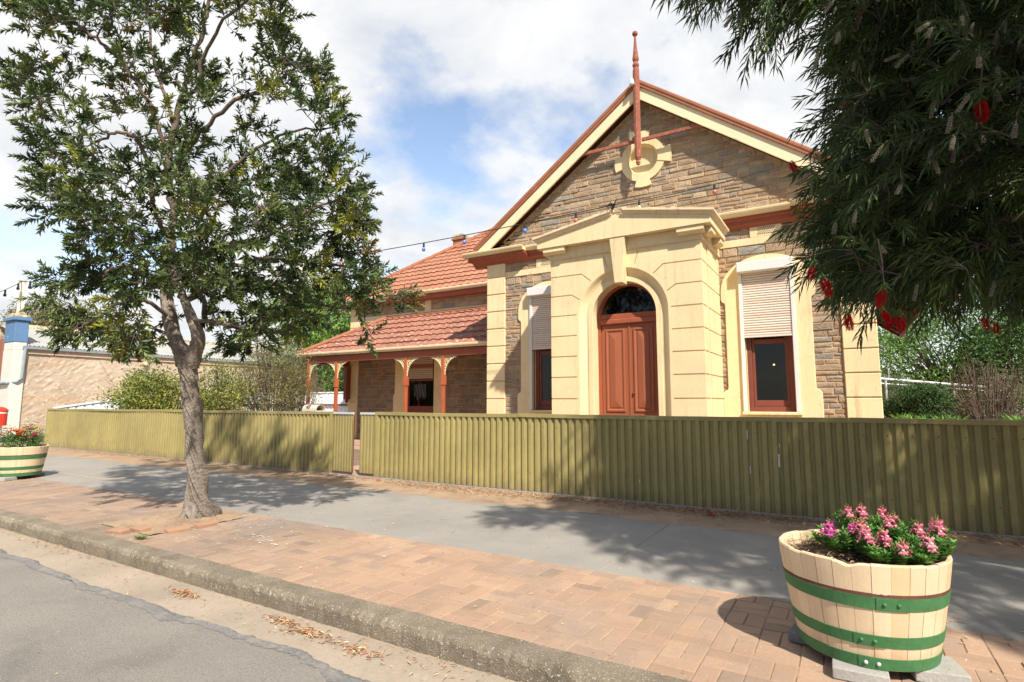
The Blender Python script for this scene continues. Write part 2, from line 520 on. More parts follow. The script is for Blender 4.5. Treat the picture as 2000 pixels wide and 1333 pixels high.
        if bevel:
            md = o.modifiers.new('bevel', 'BEVEL')
            md.width = bevel; md.segments = 2; md.limit_method = 'ANGLE'
        return o


ORIG = {}


def parent_origin(p):
    return ORIG.get(p.name, (0, 0, 0))


def thing(name, label, cat, loc=(0, 0, 0), group=None):
    o = bpy.data.objects.new(name, None)
    o.empty_display_size = .2
    COL.objects.link(o)
    o.location = loc
    ORIG[o.name] = tuple(loc)
    tag(o, label, cat, group)
    return o


def sub(o, parent):
    """register a mesh part's origin so that its own sub-parts land in place"""
    ORIG[o.name] = parent_origin(parent)
    return o


def tag(o, label, cat, group=None):
    o['label'] = label; o['category'] = cat
    if group:
        o['group'] = group
    return o


def struct(o):
    o['kind'] = 'structure'
    return o


def copy_thing(root, loc):
    r = root.copy(); COL.objects.link(r); r.location = loc
    ORIG[r.name] = tuple(loc)
    for ch in list(root.children):
        c = ch.copy(); COL.objects.link(c); c.parent = r
        for g in list(ch.children):
            d = g.copy(); COL.objects.link(d); d.parent = c
    return r


def leaves_obj(name, P, D, N, L, W, C, mat, parent=None, fold=.25, droop=0.0):
    """many diamond leaves, folded on the midrib. P,D,N arrays; L,W lengths; C colours"""
    P = np.asarray(P, dtype=np.float64); D = np.asarray(D); N = np.asarray(N)
    n = len(P)
    D = D / (np.linalg.norm(D, axis=1, keepdims=True) + 1e-9)
    S = np.cross(D, N); S /= (np.linalg.norm(S, axis=1, keepdims=True) + 1e-9)
    N = np.cross(S, D)
    L = np.broadcast_to(np.asarray(L), (n,))[:, None]; W = np.broadcast_to(np.asarray(W), (n,))[:, None]
    mid = P + D * L * .45
    v = np.empty((n, 4, 3))
    v[:, 0] = P
    v[:, 1] = mid + S * W * .5 + N * W * fold
    v[:, 2] = P + D * L - N * L * .08
    v[:, 3] = mid - S * W * .5 + N * W * fold
    if droop:
        v[:, 2, 2] -= (L[:, 0] * droop); v[:, 1, 2] -= L[:, 0] * droop * .25; v[:, 3, 2] -= L[:, 0] * droop * .25
    org = np.array(parent_origin(parent) if parent else (0, 0, 0))
    v -= org
    me = bpy.data.meshes.new(name)
    me.vertices.add(4 * n)
    me.vertices.foreach_set('co', v.reshape(-1).astype(np.float32))
    idx = np.array([0, 1, 2, 0, 2, 3])[None, :] + 4 * np.arange(n)[:, None]
    me.loops.add(6 * n)
    me.loops.foreach_set('vertex_index', idx.reshape(-1).astype(np.int32))
    me.polygons.add(2 * n)
    me.polygons.foreach_set('loop_start', np.arange(0, 6 * n, 3, dtype=np.int32))
    me.polygons.foreach_set('loop_total', np.full(2 * n, 3, dtype=np.int32))
    me.update(calc_edges=True)
    a = me.attributes.new('col', 'FLOAT_COLOR', 'FACE')
    c = np.ones((2 * n, 4), dtype=np.float32)
    c[:, :3] = np.repeat(np.asarray(C), 2, axis=0)
    a.data.foreach_set('color', c.ravel())
    me.materials.append(mat)
    o = bpy.data.objects.new(name, me)
    COL.objects.link(o)
    if parent:
        o.parent = parent
    return o


def unit(n):
    a = rng.normal(size=(n, 3))
    return a / np.linalg.norm(a, axis=1, keepdims=True)


# ================================================================== ground
KY, KB = 2.86, 3.06          # kerb front, kerb back
BY, SY, FY = 4.60, 6.85, 7.85  # brick/concrete line, concrete/earth line, fence line


def nz(x, s=0.0):
    return (math.sin(x * 3.1 + s) * .5 + math.sin(x * 7.7 + s * 2.3) * .3 + math.sin(x * 17.3 + s * 5.1) * .2)


mb = MB(); mb.box(-700, 700, -700, 900, -1.2, -.30)
g = struct(mb.build('ground', M_grass))

# road: sheet with a ragged edge towards the gutter
xs = np.concatenate([np.arange(-70, -14, .2), np.arange(-14, 6, .022)])
edge = [2.43 + .045 * nz(x * .45) + .016 * nz(x * 2.1, 3) + rng.normal() * .005 for x in xs]
mb = MB()
for i in range(len(xs) - 1):
    a, b = xs[i], xs[i + 1]
    mb.add([(a, -9, -.130), (b, -9, -.130), (b, edge[i + 1] - .05, -.122), (a, edge[i] - .05, -.122), (b, edge[i + 1], -.135), (a, edge[i], -.135)],
           [(0, 1, 2, 3), (3, 2, 4, 5)])
mb.box(-70, 12, -40, -9, -.2, -.13)
struct(mb.build('road', M_asph))
# dark strip of newer asphalt along the edge
mb = MB()
bw = [.105 + .045 * nz(x * .8, 7) + .02 * nz(x * 3.3, 2) + rng.normal() * .006 for x in xs]
for i in range(len(xs) - 1):
    a, b = xs[i], xs[i + 1]
    w0 = bw[i]; w1 = bw[i + 1]
    e0 = edge[i] + .012; e1 = edge[i + 1] + .012
    mb.add([(a, e0 - w0, -.119), (b, e1 - w1, -.119), (b, e1 - w1 * .4, -.110), (a, e0 - w0 * .4, -.110), (b, e1, -.132), (a, e0, -.132)],
           [(0, 1, 2, 3), (3, 2, 4, 5)])
struct(mb.build('road_edge', M_asphd))
mb = MB(); mb.box(-70, 12, 2.2, KY + .05, -.20, -.139)
struct(mb.build('gutter', M_gut))
# kerb with a worn, irregular arris
mb = MB()
kx = np.arange(-40, 6, .03)
kv = []
for x in kx:
    j1 = rng.normal() * .0045; j2 = rng.normal() * .004; w = .010 * nz(x * .7, 2)
    ch = abs(rng.normal()) ** 1.5 * .010 + .004 * max(0, nz(x * 2.3, 9))
    kv.append([(x, KY + .012 + w * .3, -.19), (x, KY + .004 + j1 * .6 + w * .3, -.11), (x, KY + .002 + j2 * .7 + w * .3, -.032 - ch),
               (x, KY + .012 + ch * .6 + w * .3, -.010 - ch * .5), (x, KY + .030 + ch + w * .3, -.001 + j2 * .15), (x, KB + .012 * nz(x, 4), .003), (x, KB + .02, -.05)])
n = 7
vs = [p for r in kv for p in r]
fs = [(i * n + k, (i + 1) * n + k, (i + 1) * n + k + 1, i * n + k + 1) for i in range(len(kv) - 1) for k in range(n - 1)]
mb.add(vs, fs)
struct(mb.build('kerb', M_kerb))

# brick paving, basket weave
mb = MB()
S = .232
PIT = (-7.62, -6.52, 3.30, 4.40)


def paver(x0, x1, y0, y1):
    if x1 > PIT[0] and x0 < PIT[1] and y1 > PIT[2] and y0 < PIT[3]:
        x0c = x0
        if x0 < PIT[0] and PIT[0] - x0 > .04:
            x1 = PIT[0]
        elif x1 > PIT[1] and x1 - PIT[1] > .04:
            x0 = PIT[1]
        elif y0 < PIT[2] and PIT[2] - y0 > .03:
            y1 = PIT[2]
        elif y1 > PIT[3] and y1 - PIT[3] > .03:
            y0 = PIT[3]
        else:
            return
    y1 = min(y1, BY)
    if y1 - y0 < .02:
        return
    g_ = .0022; b = .005
    r = rng.random()
    xm = (x0 + x1) / 2
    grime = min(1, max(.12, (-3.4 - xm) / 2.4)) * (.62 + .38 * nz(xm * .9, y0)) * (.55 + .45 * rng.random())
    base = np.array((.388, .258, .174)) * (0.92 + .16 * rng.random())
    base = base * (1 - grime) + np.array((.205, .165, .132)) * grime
    if r < .08:
        base = base * np.array((.82, .86, .92))
    elif r > .9:
        base = base * np.array((1.1, 1.12, 1.1))
    zt = rng.normal() * .0011
    tx, ty = rng.normal(size=2) * .0016
    x0 += g_; x1 -= g_; y0 += g_; y1 -= g_
    v = [(x0, y0, -.02), (x1, y0, -.02), (x1, y1, -.02), (x0, y1, -.02)]
    v += [(x0, y0, zt - b), (x1, y0, zt - b), (x1, y1, zt - b), (x0, y1, zt - b)]
    v += [(x0 + b, y0 + b, zt - tx - ty), (x1 - b, y0 + b, zt + tx - ty), (x1 - b, y1 - b, zt + tx + ty), (x0 + b, y1 - b, zt - tx + ty)]
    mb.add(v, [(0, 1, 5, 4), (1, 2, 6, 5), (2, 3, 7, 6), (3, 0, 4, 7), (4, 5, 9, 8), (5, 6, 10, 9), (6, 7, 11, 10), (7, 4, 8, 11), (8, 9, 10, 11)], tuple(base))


ny = int((BY - KB) / S) + 1
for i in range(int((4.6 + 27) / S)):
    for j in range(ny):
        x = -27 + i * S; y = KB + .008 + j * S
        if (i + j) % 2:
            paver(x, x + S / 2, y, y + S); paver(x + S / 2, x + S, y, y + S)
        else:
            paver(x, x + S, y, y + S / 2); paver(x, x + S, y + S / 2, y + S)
struct(mb.build('brick_pavement', M_pav))
mb = MB(); mb.box(-70, 8, KB - .02, BY + .01, -.25, -.006)
struct(mb.build('pavement_bed', M_sand))
# concrete path: slabs with fine joints
mb = MB()
jx = [-70, -27, -19.5, -14.2, -11.3, -8.65, -6.28, -4.05, -1.9, .35, 2.7, 5.2, 8]
for a, b in zip(jx, jx[1:]):
    e0 = SY
    mb.add([(a + .001, BY + .004, -.2), (b - .001, BY + .004, -.2), (b - .001, e0, -.2), (a + .001, e0, -.2),
            (a + .001, BY + .004, -.004), (b - .001, BY + .004, -.004), (b - .001, e0, -.004), (a + .001, e0, -.004),
            (a + .006, BY + .008, 0), (b - .006, BY + .008, 0), (b - .006, e0 - .008, 0), (a + .006, e0 - .008, 0)],
           [(0, 1, 5, 4), (1, 2, 6, 5), (2, 3, 7, 6), (3, 0, 4, 7), (4, 5, 9, 8), (5, 6, 10, 9), (6, 7, 11, 10), (7, 4, 8, 11), (8, 9, 10, 11)])
struct(mb.build('footpath', M_conc))
mb = MB(); mb.box(-70, 8, BY, SY + .02, -.26, -.05)
struct(mb.build('footpath_bed', M_soil))
# earth strip in front of the fence, spilling unevenly over the concrete
mb = MB()
xe = np.arange(-60, 8, .15)
v = []
for x in xe:
    v += [(x, SY - .06 + .10 * nz(x * .6, 1) + .03 * nz(x * 3, 5), .001), (x, SY + .25, .012 + .004 * nz(x)), (x, FY + .4, .020)]
mb.add(v, [(i * 3 + k, i * 3 + 3 + k, i * 3 + 4 + k, i * 3 + 1 + k) for i in range(len(xe) - 1) for k in range(2)])
struct(mb.build('earth_verge', M_dirt))
mb = MB(); mb.box(-70, 8, SY - .05, FY + .4, -.27, -.003)
struct(mb.build('verge_bed', M_dirt))
# low concrete plinth right under the fence
mb = MB(); mb.box(-22.3, 6, FY - .06, FY + .06, -.1, .035)
struct(mb.build('fence_plinth', M_conc, bevel=.008))
# yard behind the fence
mb = MB(); mb.box(-29, 40, FY + .3, 80, -.28, .015)
struct(mb.build('yard', M_yard))
mb = MB(); mb.box(.9, 60, FY + .35, 80, -.1, .03)
mb.box(-28.9, -9.6, FY + .35, 12.2, -.1, .028)
struct(mb.build('garden_bed', M_soil))
# service pit lid let into the footpath
t = thing('pit_lid', 'flat rectangular concrete pit lid set in the grey footpath left of the street tree', 'pit lid', (-12.9, 5.62, 0))
mb = MB()
for a, b, c, d in ((-13.9, -11.9, 5.14, 5.19), (-13.9, -11.9, 6.05, 6.10), (-13.9, -13.85, 5.19, 6.05), (-11.95, -11.9, 5.19, 6.05)):
    mb.box(a, b, c, d, -.02, .010)
mb.build('frame', M_gut, t, bevel=.002)
mb = MB(); mb.box(-13.84, -12.9, 5.20, 6.04, -.02, .006); mb.box(-12.89, -11.96, 5.20, 6.04, -.02, .007)
mb.build('cover', M_conc, t, bevel=.002)

# soil square round the street tree, framed by lifted pavers
mb = MB()
pv = []
for i in range(23):
    for j in range(23):
        x = PIT[0] + (PIT[1] - PIT[0]) * i / 22; y = PIT[2] + (PIT[3] - PIT[2]) * j / 22
        r = math.hypot(x + 7.08, y - 4.08)
        pv.append((x, y, .004 + .035 * math.exp(-(r / .3) ** 2) + rng.normal() * .003))
mb.add(pv, [(i * 23 + j, i * 23 + 23 + j, i * 23 + 24 + j, i * 23 + 1 + j) for i in range(22) for j in range(22)])
struct(mb.build('tree_soil', M_dirt, smooth=True))
for k, (x, y, r, tilt, lab) in enumerate(((-6.86, 3.36, .05, .09, 'lifted clay paver on edge of the tree pit, nearest the trunk'),
                                          (-6.95, 3.18, .22, .12, 'tilted clay paver on the kerb side of the tree pit'),
                                          (-6.46, 3.55, 1.45, .10, 'raised clay paver on the right rim of the tree pit'),
                                          (-6.45, 3.86, 1.6, .07, 'raised clay paver behind the others on the right rim of the tree pit'))):
    mb = MB()
    M = Matrix.Translation((x, y, .012)) @ Matrix.Rotation(r, 4, 'Z') @ Matrix.Rotation(tilt, 4, 'X')
    mb.obox(M, .228, .112, .055, (.36, .21, .13))
    tag(mb.build('loose_paver', M_pav, bevel=.004), lab, 'paver', 'lifted pavers round the tree pit')


def litter(name, spots, mat=None):
    P = []; D = []; L = []; W = []; C = []
    pal = np.array([(.50, .34, .17), (.42, .26, .13), (.60, .46, .26), (.30, .18, .10), (.55, .30, .16), (.48, .20, .14)])
    for (x, y, z, rx, ry, n_, l_) in spots:
        q = rng.normal(size=(n_, 2)) * (rx, ry)
        P.append(np.c_[x + q[:, 0], y + q[:, 1], z + np.abs(rng.normal(size=n_)) * .010 + .004])
        a = rng.random(n_) * 2 * PI
        D.append(np.c_[np.cos(a), np.sin(a), rng.normal(size=n_) * .15])
        L.append(l_ * (.5 + rng.random(n_)))
        W.append(l_ * (.12 + .14 * rng.random(n_)))
        C.append(pal[rng.integers(0, len(pal), n_)] * (.7 + .5 * rng.random((n_, 1))))
    P = np.concatenate(P); N = np.tile((0, 0, 1.0), (len(P), 1)) + rng.normal(size=(len(P), 3)) * .3
    o = leaves_obj(name, P, np.concatenate(D), N, np.concatenate(L), np.concatenate(W), np.concatenate(C), M_dead)
    o['kind'] = 'stuff'
    return o


litter('gutter_leaf_litter', [(-4.75, 2.70, -.139, .10, .022, 170, .045), (-3.55, 2.74, -.139, .10, .022, 130, .045), (-3.22, 2.70, -.139, .11, .03, 190, .045),
                              (-2.75, 2.68, -.139, .12, .03, 110, .045), (-1.55, 2.62, -.139, .12, .05, 40, .05), (-1.05, 2.66, -.139, .14, .05, 90, .05),
                              (-8.0, 2.78, -.139, 1.2, .05, 120, .04), (-4.2, 2.6, -.139, 2.0, .12, 160, .03), (-2.2, 2.72, -.139, .3, .05, 40, .04)])
sp = [(-15, 7.66, .02, 3.2, .10, 1600, .045), (-9.5, 7.6, .02, 1.2, .12, 700, .045), (-6.0, 7.55, .02, .9, .13, 700, .045), (-3.6, 7.55, .02, 1.1, .16, 1100, .05),
      (-1.5, 7.6, .02, 1.2, .12, 1300, .055), (1.2, 7.6, .02, 1.3, .15, 900, .055), (-5.7, 7.3, .015, .45, .10, 260, .04)]
sp += [(-8.5, 7.2, .02, 1.5, .2, 300, .03), (-2.5, 7.2, .02, 2.0, .15, 400, .04)]
litter('fence_leaf_litter', sp)
litter('scattered_litter', [(-4, 4.0, 0.003, 3.4, .6, 260, .028), (-4, 5.6, .002, 4, .6, 260, .03), (-7.0, 4.0, .012, .45, .3, 240, .03), (-3.5, 3.1, .004, 4, .05, 160, .025), (-4, 2.84, -.137, 5, .03, 420, .028), (.6, 4.6, .002, .8, .5, 60, .05), (-3, 1.6, -.122, 2.5, .6, 60, .03)])
# bird droppings and pale petals dropped under the tree
mb = MB()
for k in range(170):
    x = -6.2 + rng.normal() * 1.15; y = 3.95 + rng.normal() * .55
    if not (KB + .03 < y < 6.6):
        continue
    r = .004 + .012 * rng.random() ** 3
    mm = 7
    a0 = rng.random() * 6
    v = [(x + r * (1 + .5 * rng.random()) * math.cos(a0 + 2 * PI * i / mm), y + r * (.7 + .5 * rng.random()) * math.sin(a0 + 2 * PI * i / mm), .0045) for i in range(mm)]
    mb.add(v, [tuple(range(mm))])
for cxx, cyy, nn in ((-5.35, 3.82, 16), (-5.5, 3.9, 8), (-5.0, 3.75, 5)):
    for k in range(nn):
        x = cxx + rng.normal() * .10; y = cyy + rng.normal() * .05; r = .006 + .013 * rng.random()
        v = [(x + r * (1 + .6 * rng.random()) * math.cos(2 * PI * i / 8), y + r * (.6 + .5 * rng.random()) * math.sin(2 * PI * i / 8), .0045) for i in range(8)]
        mb.add(v, [tuple(range(8))])
o = mb.build('bird_droppings', M_white); o['kind'] = 'stuff'
# twigs in the gutter
mb = MB()
for k in range(9):
    x = -1.45 + rng.normal() * .16; y = 2.62 + rng.normal() * .05; a = rng.random() * 3
    p = Vector((x, y, -.130)); q = p + Vector((math.cos(a), math.sin(a) * .6, .05)) * (.10 + .12 * rng.random())
    mb.tube([p, (p + q) / 2 + Vector((0, .01, .01)), q], .003, 5)
o = mb.build('fallen_twigs', M_limbd); o['kind'] = 'stuff'
# fallen red flowers
for k, (x, y, z, lab) in enumerate(((-7.35, 7.55, .03, 'fallen red flower on the earth by the gate post'),
                                    (-1.55, 7.35, .03, 'fallen red flower lying at the fence foot in the shade'),
                                    (-1.2, 2.62, -.125, 'small fallen red flower in the gutter litter'))):
    n_ = 90
    ax = np.linspace(-.05, .05, n_)
    D = unit(n_); D[:, 2] = np.abs(D[:, 2])
    o = leaves_obj('fallen_flower', np.c_[x + ax, np.full(n_, y), np.full(n_, z)], D, unit(n_), .028, .004, np.tile((1.0, 1, 1), (n_, 1)), M_fil)
    tag(o, lab, 'flower', 'fallen red flowers')
# grass tuft by the kerb
n_ = 46
a = rng.random(n_) * 2 * PI
o = leaves_obj('grass_tuft', np.c_[-6.42 + rng.normal(size=n_) * .03, 3.17 + rng.normal(size=n_) * .015, np.full(n_, .0)], np.c_[np.cos(a), np.sin(a), .35 + .5 * rng.random(n_)],
               np.tile((0, 0, 1.0), (n_, 1)), .05 + .06 * rng.random(n_), .006, np.tile((.10, .20, .03), (n_, 1)), M_leaf2)
tag(o, 'small green grass tuft growing in the joint behind the kerb', 'grass tuft')
# ================================================================== house
HC = -3.96
YW, YT = 12.74, 12.700        # stone face, trim face
YP = 11.0
PXL, PXR = -5.60, -2.32
WXL, WXR = -8.44, .53
house = thing('stone_house', 'brown stone house with cream gabled front, arched porch and red tiled side verandah', 'house', (HC, 12.0, 0))
STONE = [((.37, .272, .178), 6), ((.335, .255, .178), 5), ((.305, .252, .19), 4), ((.385, .27, .165), 4), ((.41, .31, .205), 4), ((.34, .23, .145), 2), ((.285, .258, .212), 2)]
STW = [c for c, w in STONE for _ in range(w)]


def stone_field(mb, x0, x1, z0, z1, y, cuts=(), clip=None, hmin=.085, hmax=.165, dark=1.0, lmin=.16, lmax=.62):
    """random coursed blocks; cuts = rectangles (xa,xb,za,zb) left free; clip(z)->(xmin,xmax)"""
    z = z0
    while z < z1 - .02:
        h = hmin + (hmax - hmin) * random.random()
        if z1 - z - h < .06:
            h = z1 - z
        zt = z + h
        x = x0 - random.random() * .3
        a, b = x0, x1
        if clip:
            ca, cb = clip(zt)
            a = max(a, ca); b = min(b, cb)
        while x < x1:
            w = lmin + (lmax - lmin) * random.random() ** 1.4
            xa, xb = max(x, a), min(x + w, b)
            x += w
            spans = [(xa, xb)]
            for (ca, cb, cz, dz) in cuts:
                if zt > cz and z < dz:
                    ns = []
                    for (p, q) in spans:
                        if q <= ca or p >= cb:
                            ns.append((p, q))
                        else:
                            ns += [(p, ca), (cb, q)]
                    spans = ns
            for (p, q) in spans:
                if q - p < .05:
                    continue
                subs = [(z, zt)]
                if h > .12 and q - p < .4 and random.random() < .22:
                    zm = z + h * (.4 + .2 * random.random())
                    subs = [(z, zm), (zm, zt)]
                for (za, zb) in subs:
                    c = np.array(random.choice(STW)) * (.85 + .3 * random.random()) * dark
                    g_ = .006 + .004 * random.random()
                    pr = .006 + .020 * random.random()
                    b_ = .010
                    j = lambda s_=.006: random.uniform(-s_, s_)
                    A = [(p + g_ + j(), y, za + g_ + j(.003)), (q - g_ + j(), y, za + g_ + j(.003)), (q - g_ + j(), y, zb - g_ + j(.003)), (p + g_ + j(), y, zb - g_ + j(.003))]
                    B = [(A[0][0] + b_, y - pr + j(), A[0][2] + b_), (A[1][0] - b_, y - pr + j(), A[1][2] + b_), (A[2][0] - b_, y - pr + j(), A[2][2] - b_), (A[3][0] + b_, y - pr + j(), A[3][2] - b_)]
                    cen = ((B[0][0] + B[1][0]) / 2 + j(.02), y - pr - .010 * random.random(), (B[0][2] + B[2][2]) / 2)
                    mb.add(A + B + [cen], [(0, 1, 5, 4), (1, 2, 6, 5), (2, 3, 7, 6), (3, 0, 4, 7), (4, 5, 8), (5, 6, 8), (6, 7, 8), (7, 4, 8)], tuple(c))
        z = zt


EZ = 5.44                     # eaves level
APZ, SL = 9.06, .735          # ridge height, roof slope
WIN = [(-1.385, 'r'), (2 * HC + 1.385, 'l')]
HW = .46
# ---- mortar-faced wall with window holes
mb = MB()
xs_ = [WXL]
for wx in sorted(w[0] for w in WIN):
    xs_ += [wx - HW, wx + HW]
xs_.append(WXR)
for i in range(0, len(xs_), 2):
    mb.box(xs_[i], xs_[i + 1], YW, YW + .35, 0, EZ)
for wx, _ in WIN:
    mb.box(wx - HW, wx + HW, YW, YW + .35, 0, 1.20)
    mb.box(wx - HW, wx + HW, YW, YW + .35, 4.2, EZ)
gz = lambda x: APZ - .30 - abs(x - HC) * SL
hr = .355
arc_ = [(HC + hr * math.sin(PI * k / 24), 7.27 + hr * math.cos(PI * k / 24)) for k in range(25)]
Rp = [(HC, EZ), (WXR + .3, EZ), (WXR + .3, gz(WXR + .3)), (HC, gz(HC))] + arc_
mb.prism(Rp, YW, YW + .35)
mb.prism([(2 * HC - x, z) for x, z in Rp][::-1], YW, YW + .35)
wall = sub(mb.build('wall', M_mortar, house), house)
mb = MB(); mb.box(WXL, WXL + .35, YW + .35, 23, 0, EZ); mb.box(WXR - .35, WXR, YW + .35, 23, 0, EZ); mb.box(WXL, WXR, 23, 23.35, 0, EZ)
mb.build('side_wall', M_mortar, house)
mb = MB()
wcuts = [(wx - .80, wx + .80, 1.0, 4.2) for wx, _ in WIN] + [(PXL + .1, PXR - .1, 0, 4.9)]
stone_field(mb, WXL + .56, WXR - .56, .30, 4.80, YW, wcuts)
stone_field(mb, WXL + .60, WXL + 1.56, 4.95, 5.30, YW, hmin=.15, hmax=.18)
stone_field(mb, PXR + .02, -1.66, 4.95, 5.30, YW, hmin=.15, hmax=.18)
stone_field(mb, -1.01, WXR - .56, 4.95, 5.30, YW, hmin=.15, hmax=.18)
stone_field(mb, WXL - .3, WXR + .3, EZ + .02, APZ - .35, YW, [(HC - .42, HC + .42, 6.85, 7.70)], lambda z: (HC - (APZ - .30 - z) / SL, HC + (APZ - .30 - z) / SL))
mb.build('stonework', M_stone, house)

# ---- pilasters
for x0, x1 in ((WXL, WXL + .58), (WXR - .585, WXR)):
    mb = MB()
    mb.box(x0 + .012, x1 - .012, YT + .02, YW + .3, 0, 5.32)
    zs = [.35] + [.57 + .475 * k for k in range(10)]
    zs = [.08, .57, 1.045, 1.52, 1.995, 2.465, 2.94, 3.415, 3.89, 4.365, 4.84]
    for a, b in zip(zs, zs[1:]):
        mb.cbox(x0, x1, YT - .02, YW + .30, a + .012, b - .012, .012)
    mb.cbox(x0, x1, YT - .02, YW + .3, 4.852, 5.33, .010)
    mb.build('pilaster', M_cream, house)
# ---- frieze band and vent panels
mb = MB()
mb.cbox(WXL + .58, PXL + .05, YT, YW + .1, 4.80, 4.955, .008)
mb.build('frieze_band', M_cream, house)
mb = MB()
mb.cbox(PXR - .05, WXR - .585, YT, YW + .1, 4.80, 4.955, .008)
mb.build('frieze_band', M_cream, house)
for xa, xb in ((-1.65, -1.02), (2 * HC + 1.02, 2 * HC + 1.65)):
    xa, xb = min(xa, xb), max(xa, xb)
    mb = MB(); mb.cbox(xa, xb, YT + .001, YW + .1, 4.957, 5.33, .006)
    vp = sub(mb.build('vent_panel', M_cream, house), house)
    mb = MB()
    xc = (xa + xb) / 2 + .0
    for r in range(6):
        for k in range(8):
            x = xc - .15 + k * .043 + (r % 2) * .0215; z = 5.02 + r * .043
            mb.obox(Matrix.Translation((x, YT - .002, z)) @ Matrix.Rotation(PI / 4 * (1 if r % 2 else -1), 4, 'Y'), .013, .008, .036)
    mb.build('vent_holes', M_vent, vp)


# ---- cornice: red moulding under a cream gutter, breaking forward over the corners
def cornice(x0, x1, dy, endl=False, endr=False):
    a = MB()
    y = YT - dy
    prof = [(YT - dy - .02, 5.36), (YT - dy - .02, 5.415), (YT + .1, 5.415), (YT + .1, 5.18), (YT - .012, 5.18), (YT - .03, 5.225), (YT - .08, 5.25), (YT - dy * .7, 5.33)]
    a.prism(prof, x0, x1, axis='x')
    a.build('eaves_moulding', M_terra, house)
    b = MB()
    gp = [(y - .13, 5.535), (y - .145, 5.52), (y - .135, 5.485), (y - .10, 5.455), (y - .085, 5.418), (YT + .1, 5.418), (YT + .1, 5.51), (y - .11, 5.51)]
    b.prism(gp, x0 - (.16 if endl else 0), x1 + (.16 if endr else 0), axis='x')
    b.build('eaves_gutter', M_cream, house)


cornice(WXL - .42, -7.10, .28, True, False)
cornice(-7.10, PXL - .02, .10)
cornice(PXR + .02, -.82, .10)
cornice(-.82, WXR + .42, .28, False, True)
# ---- roof of the front block
mb = MB()
YB = 12.42                    # barge plane
for s in (-1, 1):
    x1 = HC + s * 5.02
    z1 = APZ - 5.02 * SL
    p = [(HC, APZ + .05), (x1, z1 + .05), (x1, z1 - .03), (HC, APZ - .03)]
    mb.prism(p if s > 0 else p[::-1], YB + .10, 23.6)
mb.build('main_roof', M_tile, house)
# ---- barge boards and terracotta verge
for s in (-1, 1):
    d = Vector((s, 0, -SL)).normalized(); nrm = Vector((s * SL, 0, 1)).normalized()
    top = Vector((HC, 0, APZ)); end = Vector((HC + s * 4.72, 0, APZ - 4.72 * SL))

    def strip(n0, n1, y0, y1, m, name, bv=0):
        q = MB()
        P = []
        for base_, (dn) in ((top, n0), (end, n0), (end, n1), (top, n1)):
            w = base_ + nrm * dn
            if base_ is top:       # mitre on the centre line
                w = w - d * ((w.x - HC) / d.x)
            P.append((w.x, w.z))
        q.prism(P, y0, y1)
        return q.build(name, m, house, bevel=bv)
    strip(-.30, -.045, YB, YB + .035, M_barge, 'barge_board', .003)
    strip(-.30, -.275, YB - .012, YB, M_creamworn, 'barge_bead')
    strip(-.045, .0, YB - .045, YB + .10, M_cap_t, 'verge_fillet', .006)
    strip(.0, .10, YB - .06, YB + .16, M_cap_t, 'verge_capping', .03)
    # boarded soffit behind the barge
    strip(-.10, -.085, YB + .035, YW + .02, M_creamworn, 'verge_soffit')
# ---- finial post, collar tie
mb = MB()
py = YB - .06
prof = [(.0, 6.98), (.035, 7.0), (.055, 7.06), (.045, 7.10), (.04, 7.115), (.062, 7.13), (.062, 7.16), (.075, 7.17)]
mb.lathe(prof, (HC, py, 0), 14)
mb.lathe([(.078, 7.17), (.082, 7.3), (.082, 9.35), (.07, 9.42)], (HC, py, 0), 8)
mb.lathe([(.055, 9.42), (.06, 9.44), (.078, 9.48), (.078, 9.52), (.055, 9.56), (.05, 9.58), (.072, 9.62), (.078, 9.66), (.07, 9.71), (.06, 9.78), (.038, 10.0), (.026, 10.2), (.026, 10.25)], (HC, py, 0), 14)
fin = sub(mb.build('finial_post', M_peel, house, smooth=False), house)
mb = MB(); mb.sphere((HC, py, 10.31), .068, 14, 10); mb.build('ball', M_peel, fin, smooth=True)
mb = MB()
mb.beam((-5.47, YB + .075, 7.66), (HC - .06, YB + .075, 7.66), .06, .08); mb.beam((HC + .06, YB + .075, 7.66), (-2.45, YB + .075, 7.66), .06, .08)
mb.build('collar_tie', M_peel, house, bevel=.006)
mb = MB(); mb.lathe([(.0, 9.12), (.03, 9.115), (.045, 9.08), (.06, 8.99), (.065, 8.96), (.0, 8.955)], (HC - .07, py - .11, 0), 14)
bell = sub(mb.build('bell_lamp', M_ga, house, smooth=True), house)
mb = MB(); mb.tube([(HC - .07, py - .11, 9.08), (HC - .03, py - .05, 9.10)], .015, 8); mb.build('bracket', M_black, bell)
# ---- round niche in the gable
rc = (HC, 7.27)
mb = MB()
nseg = 64
R0, R1, R2 = .375, .545, .70
outr = []
for k in range(nseg):
    a = 2 * PI * k / nseg
    deg = (math.degrees(a)) % 90
    dd = min(deg, 90 - deg)
    outr.append(R2 if dd < 19 else R1)
